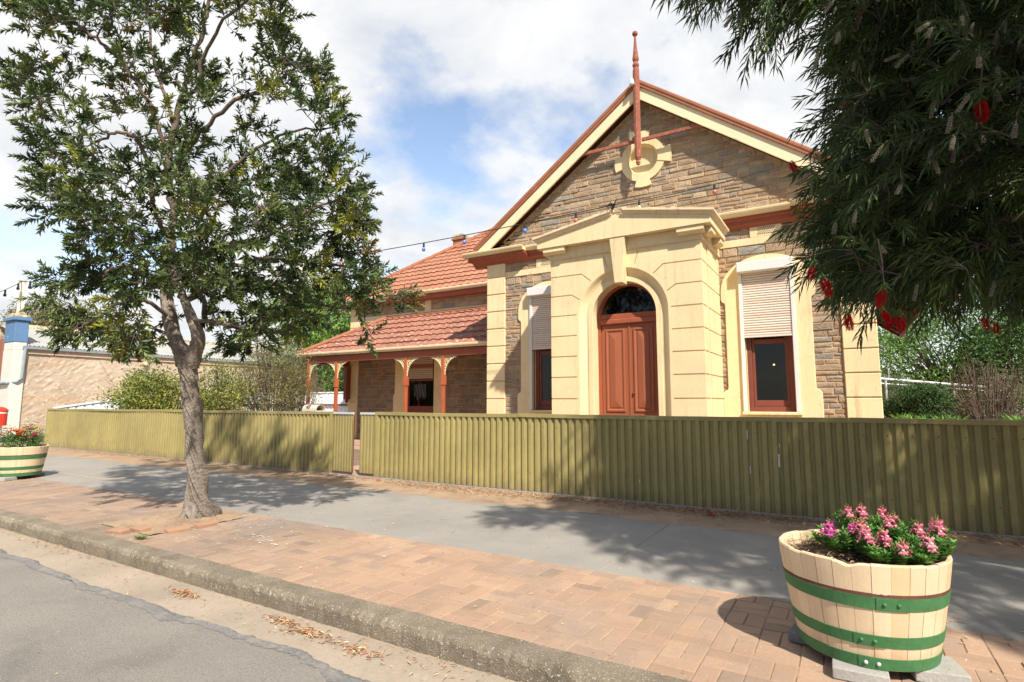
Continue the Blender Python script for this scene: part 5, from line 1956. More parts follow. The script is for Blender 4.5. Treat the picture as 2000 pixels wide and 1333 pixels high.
# root flare toes
for a, ln in ((.3, .17), (1.4, .13), (2.6, .17), (3.6, .20), (4.5, .22), (5.4, .20)):
    b = tp(387, 990); e = Vector((b.x + math.cos(a) * ln * 1.35, b.y + math.sin(a) * ln * 1.35, -.01))
    bark_tube(mb, smooth_path([(b + Vector((math.cos(a) * .06, math.sin(a) * .06, .06)), .06), (b.lerp(e, .6) + Vector((0, 0, -.035)), .052), (e, .018)], 6), 20, .12, 5, a)
limb_px = [
    # main left stem and its continuation
    ([(362, 712), (345, 668), (331, 622), (325, 575), (327, 530), (334, 480), (339, 430), (335, 380), (329, 320), (338, 255), (352, 205), (372, 140), (395, 60), (412, -20), (425, -110)], [20, 17.5, 16, 15, 13, 11, 10, 9.5, 9, 8, 7.5, 6.5, 5.5, 4.5, 3], [0, 0, .05, .1, .1, .1, .15, .2, .2, .25, .3, .3, .3, .3, .3]),
    # right stem crossing back to the left
    ([(372, 712), (384, 680), (386, 655), (376, 625), (362, 590), (348, 560), (338, 535), (346, 500)], [21, 18, 16, 12, 10, 9, 8, 6], [0, -.06, -.08, -.1, -.1, -.06, 0, .1]),
    ([(386, 655), (400, 600), (392, 560), (400, 520), (430, 470), (470, 440)], [11, 8, 7, 6.5, 5, 3.5], [.02, .3, .45, .5, .7, .9]),
    ([(334, 480), (312, 430), (297, 390), (291, 340), (283, 300), (262, 268), (225, 262), (180, 278)], [8, 7.5, 7, 6.5, 6, 5.5, 4.5, 3], [.1, -.1, -.3, -.4, -.5, -.6, -.7, -.8]),
    ([(329, 320), (305, 235), (282, 185), (245, 130), (200, 85), (140, 45), (70, 25)], [7, 6.5, 6, 5.5, 5, 4, 2.5], [.2, .1, 0, -.1, -.3, -.4, -.5]),
    ([(340, 250), (325, 190), (300, 120), (290, 50), (270, -40)], [6, 5.5, 5, 4, 3], [.25, .5, .7, .9, 1.0]),
    ([(352, 205), (385, 165), (400, 110), (440, 40), (500, -20)], [6.5, 6, 5.5, 4.5, 3], [.3, .1, 0, -.2, -.3]),
    ([(338, 345), (362, 300), (400, 250), (460, 200), (530, 165), (590, 130), (640, 130)], [7.5, 7, 6.5, 6, 5, 4, 2.5], [.2, .1, 0, -.1, -.1, 0, 0]),
    ([(339, 420), (380, 390), (430, 350), (500, 290), (580, 255), (650, 250)], [7, 6.5, 6, 5, 4, 2.5], [.15, .4, .6, .7, .8, .9]),
    ([(330, 500), (380, 500), (440, 478), (500, 470), (560, 440), (630, 400), (700, 380)], [8, 7, 6.5, 6, 5, 4, 2.5], [.1, -.2, -.4, -.5, -.6, -.6, -.5]),
    ([(350, 560), (400, 545), (460, 520), (530, 505), (600, 510), (670, 520), (720, 500)], [7.5, 7, 6.5, 6, 5, 4, 2.5], [-.05, -.2, -.3, -.3, -.2, 0, .1]),
    ([(362, 590), (430, 560), (500, 560), (580, 580), (650, 600), (710, 600)], [7, 6.5, 6, 5, 4, 2.5], [-.1, .2, .4, .5, .5, .5]),
    ([(325, 575), (290, 540), (240, 520), (190, 540), (130, 550)], [7.5, 6.5, 5.5, 4.5, 2.5], [.1, .2, .3, .2, .1]),
    ([(331, 622), (290, 590), (240, 590), (190, 620), (140, 660)], [7, 6, 5, 4, 2.5], [.05, -.3, -.5, -.5, -.4]),
    ([(327, 530), (280, 480), (220, 440), (160, 430), (100, 420)], [7, 6, 5, 4, 2.5], [.1, .4, .6, .7, .7]),
    ([(345, 668), (300, 640), (250, 640), (200, 670)], [6, 5, 4, 2.5], [0, .4, .6, .6]),
    ([(376, 625), (430, 630), (500, 640), (560, 650)], [6, 5, 4, 2.5], [-.1, -.5, -.6, -.6]),
]
nodes = []
lm = MB()
for k, (pp, rr_, dd_) in enumerate(limb_px):
    pts = [(tp(x, y, d), max(r, 2.0) * PXM * ((.74 if y > 560 else .70) if k < 2 else .62)) for (x, y), r, d in zip(pp, rr_, dd_)]
    sm = smooth_path(pts, 5)
    sm = [(p + Vector(rng.normal(size=3)) * .012 * (i > 1), r) for i, (p, r) in enumerate(sm)]
    if k < 2:
        bark_tube(mb, smooth_path(pts[:6], 8), 36, .085, 3.0, k)
        lm.tube([p for p, r in sm[20:]], [r for p, r in sm[20:]], 10)
    else:
        lm.tube([p for p, r in sm], [r for p, r in sm], 8)
    nodes += [(p, r) for p, r in sm[(8 if k < 2 else 2):]]
mb.build('trunk', M_bark, T1, smooth=True)

OUT1 = [(25, -120), (8, 60), (5, 120), (25, 170), (5, 220), (30, 300), (75, 330), (60, 425), (120, 440), (150, 500), (62, 530), (75, 575), (105, 600), (115, 640), (105, 700), (150, 690), (190, 650), (235, 715), (265, 730), (300, 700), (345, 640),
        (400, 640), (420, 690), (470, 700), (500, 670), (560, 670), (610, 640), (660, 625), (690, 600), (735, 600), (745, 520), (742, 440), (725, 400), (735, 360), (700, 330), (690, 260), (668, 220), (682, 170), (640, 120), (600, 110), (585, 40), (560, -20), (540, -120), (380, -190), (180, -190)]
clumps = []
tries = 0
while len(clumps) < 410 and tries < 40000:
    tries += 1
    x = rng.uniform(0, 750); y = rng.uniform(-190, 735)
    if not inside(OUT1, x, y):
        continue
    ed = edge_dist(OUT1, x, y)
    if ed < 14:
        continue
    # airy upper middle, dense lower half and edges
    keep = .34 if (y < 330 and 150 < x < 560 and ed > 60) else (.70 if y < 330 else 1.0)
    if 270 < x < 330 and 230 < y < 330:
        keep *= .25
    if rng.random() > keep:
        continue
    th_ = 1.75 * min(1, ed / 190) ** .55
    d = rng.uniform(-1, 1) * th_
    q = tp(x, y, d)
    if x > 290 and x < 420 and y > 545 and d < .45:
        continue
    if any((q - c).length < .20 for c in clumps):
        continue
    clumps.append(q)
for x, y, dd in ((765, 580, -.15), (795, 588, -.2), (705, 668, 0)):
    clumps.append(tp(x, y, dd))
trunk_c = tp(345, 420, .1)
clumps.sort(key=lambda c: min((c - p).length for p, r in nodes))
tw = MB()
P = []; D = []; L = []; C = []; NN = []
npos = np.array([tuple(p) for p, r in nodes])
base_cols = np.array([(.062, .096, .034), (.082, .120, .042), (.052, .080, .032), (.10, .135, .046)])


def rosette(p0, d0, length, nleaf, lsz, col, cvar=.2):
    """shoot with leaves spiralling round it, tighter towards the tip"""
    d0 = d0.normalized()
    u = d0.orthogonal().normalized(); w = d0.cross(u)
    for i in range(nleaf):
        t = (i / nleaf) ** .75
        a = i * 2.399 + rng.random() * .5
        s = u * math.cos(a) + w * math.sin(a)
        P.append(p0 + d0 * length * t)
        dir_ = d0 * (.45 + .8 * t) + s * (1.0 - .45 * t) + Vector((0, 0, -.10))
        D.append(tuple(dir_)); NN.append(tuple(d0 - s * .4))
        L.append(lsz * (.75 + .5 * rng.random()) * (1.05 - .35 * t))
        C.append(col * (1 + cvar * rng.normal()))


for ci, c in enumerate(clumps):
    cv = np.array(tuple(c))
    # prefer nodes that lie towards the trunk
    dist = np.linalg.norm(npos - cv, axis=1)
    pen = dist + .35 * np.maximum(0, np.linalg.norm(npos - np.array(tuple(trunk_c)), axis=1) - np.linalg.norm(cv - np.array(tuple(trunk_c))))
    j = int(pen.argmin())
    s = Vector(npos[j])
    dl = (c - s)
    n_ = 5
    bend = Vector(rng.normal(size=3)) * dl.length * .08 + Vector((0, 0, -.06 * dl.length))
    pth = [s + dl * (i / n_) + bend * math.sin(PI * i / n_) + Vector(rng.normal(size=3)) * .010 * (0 < i < n_) for i in range(n_ + 1)]
    r0 = min(nodes[j][1] * .7, .010 + .004 * dl.length)
    tw.tube(pth, [r0 + (.0045 - r0) * i / n_ for i in range(n_ + 1)], 5, cap=False)
    new = [(p, .007) for p in pth[1:]]
    nodes += new
    npos = np.vstack([npos, np.array([tuple(p) for p, r in new])])
    out = (c - trunk_c); out.normalize()
    young = rng.random() < .13
    ysh = rng.random()
    k_ = rng.integers(5, 9)
    for m in range(k_):
        d = Vector(rng.normal(size=3)) + out * .9 + Vector((0, 0, .25))
        d.normalize()
        ln = .16 + .20 * rng.random()
        st_ = pth[rng.integers(2, n_ + 1)]
        e = st_ + d * ln
        tw.tube([st_, st_ + d * ln * .5 + Vector(rng.normal(size=3)) * .015, e], [.0042, .0032, .002], 4, cap=False)
        col = base_cols[rng.integers(0, 4)].copy()
        if young and rng.random() < .75:
            col = np.array((.30, .30, .055)) if ysh < .9 else np.array((.22, .15, .04))
        elif rng.random() < .36:
            col = np.array((.16, .20, .065))
        rosette(st_ + d * ln * .35, d, ln * .75, int(rng.integers(16, 25)), .098, col)
C = np.clip(np.array(C), .01, 1)
L = np.array(L)
leaves_obj('crown', np.array([tuple(p) for p in P]), np.array(D), np.array(NN), L, L * .34, C * np.array((.86, .90, .84)), M_leaf, T1)
lm.build('limbs', M_limb, T1, smooth=True)
tw.build('twigs', M_limbd, T1, smooth=True)

# ------------------------------------------------------------------ weeping bottlebrush on the right
T2 = thing('bottlebrush_tree', 'dark weeping bottlebrush tree with red brush flowers, overhanging from the right', 'tree', (2.9, 5.6, 0))
OUT2 = [(1335, -400), (1340, -20), (1352, 20), (1378, 85), (1395, 40), (1420, 20), (1440, 75), (1470, 50), (1500, 105), (1540, 60), (1575, 95), (1610, 60), (1640, 110), (1652, 150), (1628, 200), (1600, 230), (1620, 260), (1570, 280), (1590, 330), (1585, 380),
        (1592, 420), (1585, 470), (1612, 500), (1608, 545), (1600, 575), (1610, 640), (1650, 640), (1690, 600), (1740, 610), (1790, 630), (1830, 600), (1880, 625), (1930, 600), (2000, 630), (2300, 640), (2300, -400)]


def proj(p):
    v = p - CAMP; z = v.dot(FW)
    if z < .05:
        return (9e9, 9e9, z)
    return (CX + FPX * v.dot(RT) / z, CY - FPX * v.dot(UP) / z, z)


CE, RE = Vector((2.95, 5.05, 4.3)), Vector((3.2, 2.8, 2.4))
cl2 = []
tries = 0
while len(cl2) < 1250 and tries < 120000:
    tries += 1
    u = rng.uniform(-1, 1, size=3)
    if np.linalg.norm(u) > 1:
        continue
    if tries % 3 and np.linalg.norm(u) < .55:
        continue
    p = CE + Vector((u[0] * RE.x, u[1] * RE.y, u[2] * RE.z))
    if p.z < 2.25:
        continue
    x, y, z = proj(p)
    if z > .05 and x < 2010 and y > -200:
        if z < 3.0 or not inside(OUT2, x, y) or (y > 0 and edge_dist(OUT2, x, y) < 66):
            continue
    elif z < .5 and p.y < 1.8:
        continue
    if any((p - c).length < .15 for c in cl2):
        continue
    # keep the sun's path to the near barrel and its paving clear
    q = p - sdir * ((p.z - .4) / sdir.z)
    if q.x < .62 and q.y < 4.55 and q.x > -2.2:
        continue
    cl2.append(p)
tries = 0
m0 = len(cl2)
# extra clumps filling the picture side of the crown
while len(cl2) < m0 + 480 and tries < 30000:
    tries += 1
    x = rng.uniform(1335, 2040); y = rng.uniform(-220, 640)
    if not inside(OUT2, x, y) or edge_dist(OUT2, x, y) < (48 if y > 150 else 34) or (y < 200 and x < 1620 and rng.random() < .5):
        continue
    d = rng.uniform(3.5, 5.6) if x > 1560 else rng.uniform(3.3, 4.0)
    p = at(x, y, d)
    if p.z < 1.9 + .1:
        continue
    q = p - sdir * ((p.z - .4) / sdir.z)
    if q.x < .62 and q.y < 4.55 and q.x > -2.2:
        continue
    if any((p - c).length < .10 for c in cl2):
        continue
    cl2.append(p)

P = []; D = []; L = []; C = []; NN = []
lm = MB(); tw = MB()
tb = Vector((2.9, 5.6, 0))
mb = MB()
bark_tube(mb, smooth_path([(tb + Vector((0, 0, -.05)), .24), (tb + Vector((0, 0, .25)), .19), (tb + Vector((-.05, -.03, 1.1)), .165), (tb + Vector((-.08, -.10, 1.9)), .16)], 10), 40, .08, 1.5)
mb.build('trunk', M_bark, T2, smooth=True)
nodes = []
fork = tb + Vector((-.08, -.10, 1.85))
for k in range(15):
    a = k * 2.4; rad = .5 + .5 * ((k * 37) % 10) / 10
    tgt = CE + Vector((math.cos(a) * RE.x * rad * .72, math.sin(a) * RE.y * rad * .72, RE.z * (.75 - 1.0 * rad * ((k % 3) * .35))))
    if k == 0:
        tgt = at(1480, -120, 3.7)
    if k == 1:
        tgt = at(1700, 240, 4.4)
    if k == 2:
        tgt = at(1760, 420, 4.2)
    if k == 3:
        tgt = at(1860, 330, 4.0)
    mid = fork.lerp(tgt, .5) + Vector((0, 0, .55)) + Vector(rng.normal(size=3)) * .15
    sm = smooth_path([(fork, .085), (fork.lerp(mid, .5) + Vector((0, 0, .15)), .065), (mid, .045), (mid.lerp(tgt, .55) + Vector(rng.normal(size=3)) * .1, .03), (tgt, .016)], 6)
    lm.tube([p for p, r in sm], [r for p, r in sm], 8)
    nodes += sm[5:]
npos = np.array([tuple(p) for p, r in nodes])
dark = np.array([(.048, .080, .030), (.064, .104, .038), (.038, .064, .026), (.088, .132, .046)])
cl2.sort(key=lambda c: np.linalg.norm(npos - np.array(tuple(c)), axis=1).min())
tips2 = []
fork_a = np.array(tuple(fork + Vector((0, 0, 1.2))))


def strand(p0, d, ln, nleaf, lsz, col):
    """drooping shoot: bends down along its length, narrow leaves all along"""
    pts = []
    p = p0.copy(); dd = d.normalized()
    for i in range(5):
        pts.append(p.copy())
        p = p + dd * ln / 4
        dd = (dd + Vector((0, 0, -.32))).normalized()
    tw.tube(pts, [.0042, .0036, .003, .0024, .0018], 4, cap=False)
    for i in range(nleaf):
        t = .08 + .92 * i / nleaf
        f = t * 4; k = min(3, int(f))
        q = pts[k].lerp(pts[k + 1], f - k)
        ax = (pts[k + 1] - pts[k]).normalized()
        u = ax.orthogonal().normalized(); w = ax.cross(u)
        a = i * 2.399 + rng.random() * .7
        s = u * math.cos(a) + w * math.sin(a)
        P.append(q); dr = ax * .85 + s * .72 + Vector((0, 0, -.12))
        D.append(tuple(dr)); NN.append(tuple(s + Vector((0, 0, .5))))
        L.append(lsz * (.7 + .55 * rng.random())); C.append(col * (1 + .18 * rng.normal()))
    tips2.append((pts[-1], (pts[-1] - pts[-2]).normalized()))


for c in cl2:
    cv = np.array(tuple(c))
    dist = np.linalg.norm(npos - cv, axis=1) + .3 * np.maximum(0, np.linalg.norm(npos - fork_a, axis=1) - np.linalg.norm(cv - fork_a))
    j = int(dist.argmin())
    s = Vector(npos[j]); dl = c - s
    n_ = 5
    bend = Vector((0, 0, .16 * dl.length)) + Vector(rng.normal(size=3)) * dl.length * .06
    pth = [s + dl * (i / n_) + bend * math.sin(PI * i / n_) for i in range(n_ + 1)]
    r0 = min(nodes[j][1] * .7, .006 + .005 * dl.length)
    tw.tube(pth, [r0 + (.004 - r0) * i / n_ for i in range(n_ + 1)], 5, cap=False)
    new = [(p, .0065) for p in pth[1:]]
    nodes += new; npos = np.vstack([npos, np.array([tuple(p) for p, r in new])])
    out = Vector((c.x - CE.x, c.y - CE.y, 0))
    out = out.normalized() if out.length > .01 else Vector((1, 0, 0))
    fresh = rng.random() < .10
    for m in range(int(rng.integers(4, 7))):
        d = Vector(rng.normal(size=3)) * .6 + out * .8 + Vector((0, 0, .10))
        col = dark[rng.integers(0, 4)].copy()
        if fresh:
            col = np.array((.12, .19, .05))
        st_ = pth[rng.integers(2, n_ + 1)]
        strand(st_, d, .24 + .24 * rng.random(), int(rng.integers(24, 34)), .105, col)
n_ = len(P)
L = np.array(L)
leaves_obj('crown', np.array([tuple(p) for p in P]), np.array(D), np.array(NN), L, L * .125, np.clip(np.array(C), .008, 1), M_leafd, T2, fold=.15, droop=.16)
lm.build('limbs', M_limb, T2, smooth=True)
tw.build('twigs', M_limbd, T2, smooth=True)


def brush_mesh(name):
    """bottlebrush flower hanging along -Z from the origin"""
    n = 900
    z = -.010 - .105 * rng.random(n)
    a = rng.random(n) * 2 * PI
    env = np.clip(np.sin((-z - .004) / .117 * PI), .05, 1) ** .6
    Pq = np.c_[.003 * np.cos(a), .003 * np.sin(a), z]
    Dq = np.c_[np.cos(a), np.sin(a), -.55 + .9 * rng.random(n)]
    o = leaves_obj(name, Pq, Dq, np.tile((0, 0, 1.0), (n, 1)), (.020 + .010 * rng.random(n)) * env + .004, .0012, np.tile((1.0, 1, 1), (n, 1)) * (.6 + .6 * rng.random((n, 1))), M_fil)
    return o


fl_px = [(1912, 190, 3.05, .95), (1727, 562, 3.35, .85), (1590, 515, 3.7, .8), (1605, 542, 3.65, .95), (1652, 610, 3.6, .85), (1722, 606, 3.7, .75), (1742, 612, 3.75, .8), (1756, 612, 3.65, .85), (1655, 185, 3.9, .8), (1543, 312, 4.0, .7), (1918, 618, 4.4, .8), (1945, 628, 4.5, .7), (1857, 560, 4.2, .7), (1650, 275, 4.1, .7), (1828, 580, 4.3, .7)]
first = None
for k, (x, y, d, sc) in enumerate(fl_px):
    o = brush_mesh('flower') if first is None else first.copy()
    if first is None:
        first = o
    else:
        COL.objects.link(o)
    o.parent = T2
    p = at(x, y, d)
    o.location = p - T2.location
    sc *= 1.25
    o.scale = (sc, sc, sc)
    o.rotation_euler = (rng.normal() * .3, rng.normal() * .3, rng.random() * 6)
    if k in (0, 1):
        n__ = 24
# stalks with a few leaves carrying the two big flowers
P = []; D = []; L = []; C = []; NN = []
for (x, y, d, sc) in fl_px[:8]:
    tw = MB()
    p = at(x, y, d); q = at(x + 8 * rng.normal(), y - 90 - 30 * rng.random(), d + .06)
    tw.tube([q, q.lerp(p, .5) + Vector((.006, 0, .0)), p, p + Vector((0, 0, -.11 * sc))], [.004, .0035, .003, .0025], 5)
    if (x, y) in ((1912, 190), (1727, 562)):
        tw.build('flower_stalk', M_limb, T2)
    rosette(p + Vector((0, 0, .05)), Vector((0, 0, -1)), .05, 15, .085, np.array((.11, .18, .05)))
L = np.array(L)
leaves_obj('fresh_leaves', np.array([tuple(p) for p in P]), np.array(D), np.array(NN), L, L * .14, np.array(C), M_leaf, T2)
# seed capsule spikes
q = MB()
for i in range(44):
    z = -.01 - .0026 * i; a = i * 2.4
    q.sphere((.0075 * math.cos(a), .0075 * math.sin(a), z), .0056, 6, 4)
q.tube([(0, 0, .02), (0, 0, -.12)], .004, 5)
seed0 = q.build('seed_spike', M_seed, smooth=True)
seed0.parent = T2
cand = [(p, d) for p, d in tips2 if 1350 < proj(p)[0] < 2000 and 0 < proj(p)[1] < 640 and proj(p)[2] < 4.4]
cand.sort(key=lambda q_: proj(q_[0])[2] + random.random() * .9)
cand = cand[:52]
for k, (p, d) in enumerate(cand):
    o = seed0 if k == 0 else seed0.copy()
    if k:
        COL.objects.link(o); o.parent = T2
    o.location = p - T2.location
    o.scale = (1, 1, .6 + .5 * random.random())
    dd = (d + Vector((0, 0, -.6)) + Vector(rng.normal(size=3)) * .15).normalized()
    o.rotation_euler = (-dd).to_track_quat('Z', 'Y').to_euler()
# ================================================================== neighbours and gardens
NX, NY, NZ = -29.7, 9.2, 3.70
nb = thing('neighbour_building', 'old building with pinkish limewashed stone side wall, pale sheet roof and blue topped corner pier', 'building', (NX - 4, NY + 6, 0))
mb = MB()
# rough side wall: grid pushed in and out
ny_, nz_2 = 150, 30
v = []
for i in range(ny_ + 1):
    for j in range(nz_2 + 1):
        y = NY + .35 + (30 - NY) * i / ny_; z = NZ * j / nz_2
        v.append((NX - .05 + rng.normal() * .007, y, z))
mb.add(v, [(i * (nz_2 + 1) + j, (i + 1) * (nz_2 + 1) + j, (i + 1) * (nz_2 + 1) + j + 1, i * (nz_2 + 1) + j + 1) for i in range(ny_) for j in range(nz_2)])
mb.box(NX - 9, NX - .2, NY + .3, 30, 0, NZ - .02)
mb.build('wall', M_peach, nb)
mb = MB(); mb.box(NX - 9, NX - 1.08, NY + .10, NY + .34, 0, 4.2); mb.build('front_wall', M_door, nb)
mb = MB(); mb.box(NX - 1.05, NX + .02, NY - .10, NY + .345, 0, 3.62); mb.box(NX - 1.04, NX + .01, NY - .09, NY + .34, 3.621, 3.95)
pier = sub(mb.build('corner_pier', M_white, nb, bevel=.02), nb)
mb = MB(); mb.box(NX - 1.06, NX + .03, NY - .11, NY + .35, 3.951, 4.86); mb.box(NX - 1.14, NX + .11, NY - .19, NY + .43, 4.861, 5.0)
mb.build('blue_top', M_blue, pier, bevel=.02)
mb = MB(); mb.box(NX - 1.08, NX + .05, NY - .13, NY + .37, 5.001, 5.10); mb.box(NX - 1.15, NX - .1, NY - .02, NY + .28, 5.10, 5.22); mb.build('pier_cap', M_cap, pier, bevel=.03)
q = MB()
xs3 = np.arange(NY + .36, 29.6, .038)
vv = []
for i, y in enumerate(xs3):
    h = .018 * math.sin(2 * PI * y / .152)
    vv += [(NX + .10, y, NZ + .12 + h), (NX - 3.3, y, NZ + 1.28 + h)]
q.add(vv, [(i * 2, i * 2 + 2, i * 2 + 3, i * 2 + 1) for i in range(len(xs3) - 1)])
q.build('sheet_roof', M_roofw, nb)
mb = MB(); mb.box(NX - 3.5, NX - 3.1, NY + .36, 29.6, NZ + 1.22, NZ + 1.36); mb.box(NX - 9, NX - 3.51, NY + .36, 29.6, NZ, NZ + 1.2); mb.build('ridge', M_cap, nb)
mb = MB(); mb.prism([(NX - .02, NZ - .02), (NX + .13, NZ - .02), (NX + .15, NZ + .10), (NX - .02, NZ + .10)], NY + .2, 29.6); mb.build('roof_gutter', M_pipe, nb)
mb = MB(); mb.box(NX - .04, NX + .02, NY + .36, 29.6, NZ - .22, NZ - .021); mb.build('eaves_course', M_peach, nb)
mb = MB()
mb.tube([(NX + .09, NY + .28, NZ), (NX + .09, NY + .26, NZ - .5), (NX + .09, NY + .24, 2.45), (NX + .06, NY + .10, 2.28), (NX - .1, NY - .18, 2.25), (NX - 1.3, NY - .18, 2.2)], .06, 10)
mb.build('downpipe', M_pipe, nb)
mb = MB(); mb.tube([(NX - .02, 14.2, NZ - .35), (NX + .15, 14.2, NZ - .35)], .10, 8); mb.build('wall_light', M_byel, nb)
# mast carrying the festoon
t = thing('festoon_mast', 'thin cream mast behind the blue topped pier, carrying the festoon cable', 'pole', tuple(Vector((Bp.x, Bp.y, 0))))
mb = MB(); mb.box(Bp.x - .11, Bp.x + .11, Bp.y - .11, Bp.y + .11, 0, Bp.z - .02); mb.build('shaft', M_white, t)
mb = MB(); mb.box(Bp.x - .15, Bp.x + .15, Bp.y - .15, Bp.y + .15, Bp.z - .019, Bp.z + .05); mb.tube([(Bp.x, Bp.y, Bp.z + .05), (Bp.x, Bp.y, Bp.z + .16)], .03, 8); mb.build('cap', M_white, t)
# red letter pillar at the very edge
pb = at(-8, 868, 19.5); pb.z = 0
t = thing('post_box', 'red post box on a grey foot, cut off by the left edge of the photo', 'post box', tuple(pb))
mb = MB(); mb.lathe([(.23, .62), (.235, 1.10), (.25, 1.11), (.25, 1.16), (.20, 1.22), (.10, 1.27), (.0, 1.28)], pb, 20); mb.build('body', M_red, t)
mb = MB(); mb.lathe([(.16, 0), (.16, .02), (.12, .04), (.12, .62)], pb, 14); mb.build('foot', M_galv, t)
mb = MB(); mb.lathe([(.237, 1.035), (.239, 1.04), (.239, 1.09), (.237, 1.095)], pb, 20); mb.build('white_band', M_white, t)

# pale steel boundary fences
def sheet_fence(label, p, q, za, zb, seg=None, cap_mat=None):
    p = Vector(p); q = Vector(q)
    L_ = (q - p).length; d = (q - p).normalized(); nrm = Vector((-d.y, d.x, 0))
    t = thing('steel_fence', label, 'fence', tuple((p + q) / 2))
    m = MB()
    v = []
    s = 0.0
    pts = []
    while s < L_:
        for o_, h in ((0, 0), (.13, 0), (.15, .028), (.19, .028), (.21, 0)):
            if s + o_ <= L_:
                pts.append((s + o_, h))
        s += .24
    for s, h in pts:
        zt = za + (zb - za) * s / L_
        b = p + d * s + nrm * h
        v += [(b.x, b.y, .03), (b.x, b.y, zt - .05)]
    m.add(v, [(i * 2, i * 2 + 2, i * 2 + 3, i * 2 + 1) for i in range(len(pts) - 1)])
    m.build('sheet', M_wfence, t, fix=False)
    m = MB()
    m.beam((p.x, p.y, za - .02), (q.x, q.y, zb - .02), .06, .055)
    m.build('top_rail', cap_mat or M_wfence, t)
    return t


sheet_fence('pale blue steel side fence rising away from the corner of the olive fence', (-22.3, 8.0, 0), (-22.3, 11.0, 0), 1.27, 1.74)
tf = sheet_fence('white ribbed steel fence behind the side verandah posts', (-27.5, 18.2, 0), (-17.3, 18.2, 0), 1.92, 1.92)
m = MB(); m.box(-27.5, -17.3, 18.12, 18.165, 1.28, 1.36); m.build('middle_rail', M_sash, tf)
pp_ = Vector((-17.45, 17.0, 0))
t = thing('meter_post', 'olive steel post with a small cream box by the end of the side wing', 'post', tuple(pp_))
m = MB(); m.box(pp_.x - .07, pp_.x + .07, pp_.y - .07, pp_.y + .07, 0, 3.4); m.build('shaft', M_fence, t)
m = MB(); m.box(pp_.x - .32, pp_.x - .072, pp_.y - .1, pp_.y + .05, 1.45, 1.95); m.build('box', M_cream, t)


def leafy(name, label, cat, c, rad, nclump, nleaf, lsz, cols, group=None, trunk=True, base=0.0, wr=.45, tight=.22, stems=0, stemcol=None, flat=0.0, shell=.45, up=.2):
    """shrub or tree: clumps of leaves spread through an uneven ellipsoid, on real stems"""
    c = Vector(c); rad = Vector(rad)
    t = thing(name, label, cat, (c.x, c.y, base), group)
    cs = []
    tr = 0
    while len(cs) < nclump and tr < nclump * 60:
        tr += 1
        u = rng.uniform(-1, 1, 3); r_ = np.linalg.norm(u)
        lump = 1 + .16 * math.sin(u[0] * 5 + c.x) + .14 * math.sin(u[2] * 6 + u[1] * 4 + c.y)
        if r_ > lump or (r_ < shell and rng.random() < .7):
            continue
        p = c + Vector((u[0] * rad.x, u[1] * rad.y, u[2] * rad.z))
        if p.z < base + .05:
            continue
        cs.append(p)
    mbx = MB()
    b = Vector((c.x, c.y, base))
    if trunk:
        fk = Vector((c.x + rng.normal() * .1, c.y, max(base + .3, c.z - rad.z * .6)))
        mbx.tube([b, b.lerp(fk, .5) + Vector((.05, 0, 0)), fk], [rad.x * .075, rad.x * .06, rad.x * .05], 10)
        for p in cs[::3]:
            m1_ = fk.lerp(p, .5) + Vector(rng.normal(size=3)) * rad.x * .06
            mbx.tube([fk, m1_, p], [rad.x * .02, rad.x * .010, rad.x * .004], 5, cap=False)
    else:
        for p in cs[::2]:
            b2 = b + Vector((rng.normal() * rad.x * .15, rng.normal() * rad.y * .15, 0))
            m1_ = b2.lerp(p, .55) + Vector(rng.normal(size=3)) * rad.x * .05
            mbx.tube([b2, m1_, p], [.014, .010, .004], 4, cap=False)
    for k in range(stems):
        p = cs[rng.integers(0, len(cs))]
        d = Vector(rng.normal(size=3)) * 1.0 + (p - b).normalized() * .8
        q_ = p + d.normalized() * rad.x * (.15 + .3 * rng.random())
        b2 = b.lerp(p, .35 + .4 * rng.random())
        mbx.tube([b2, p.lerp(q_, .3) + Vector(rng.normal(size=3)) * .03, q_], [.008, .006, .003], 4, cap=False)
    mbx.build('trunk' if trunk else 'stems', stemcol or M_limbd, t, smooth=True)
    per = max(1, nleaf // max(1, len(cs)))
    cc = np.array([tuple(p) for p in cs])
    idx = np.repeat(np.arange(len(cs)), per)
    n = len(idx)
    sz = np.array(tuple(rad)) * tight
    Pn = cc[idx] + rng.normal(size=(n, 3)) * sz * (1, 1, .75)
    Pn[:, 2] = np.maximum(Pn[:, 2], base + .03)
    cols = np.array(cols)
    ccol = cols[rng.integers(0, len(cols), len(cs))][idx]
    mixc = cols[rng.integers(0, len(cols), n)]
    Cn = (ccol * .7 + mixc * .3) * (.75 + .5 * rng.random((n, 1)))
    Dn = unit(n); Dn[:, 2] += up
    Ln = lsz * (.6 + .8 * rng.random(n))
    leaves_obj('crown' if trunk else 'foliage', Pn, Dn, unit(n) + np.array((0, 0, .6)), Ln, Ln * wr, Cn, M_leaf2, t)
    return t


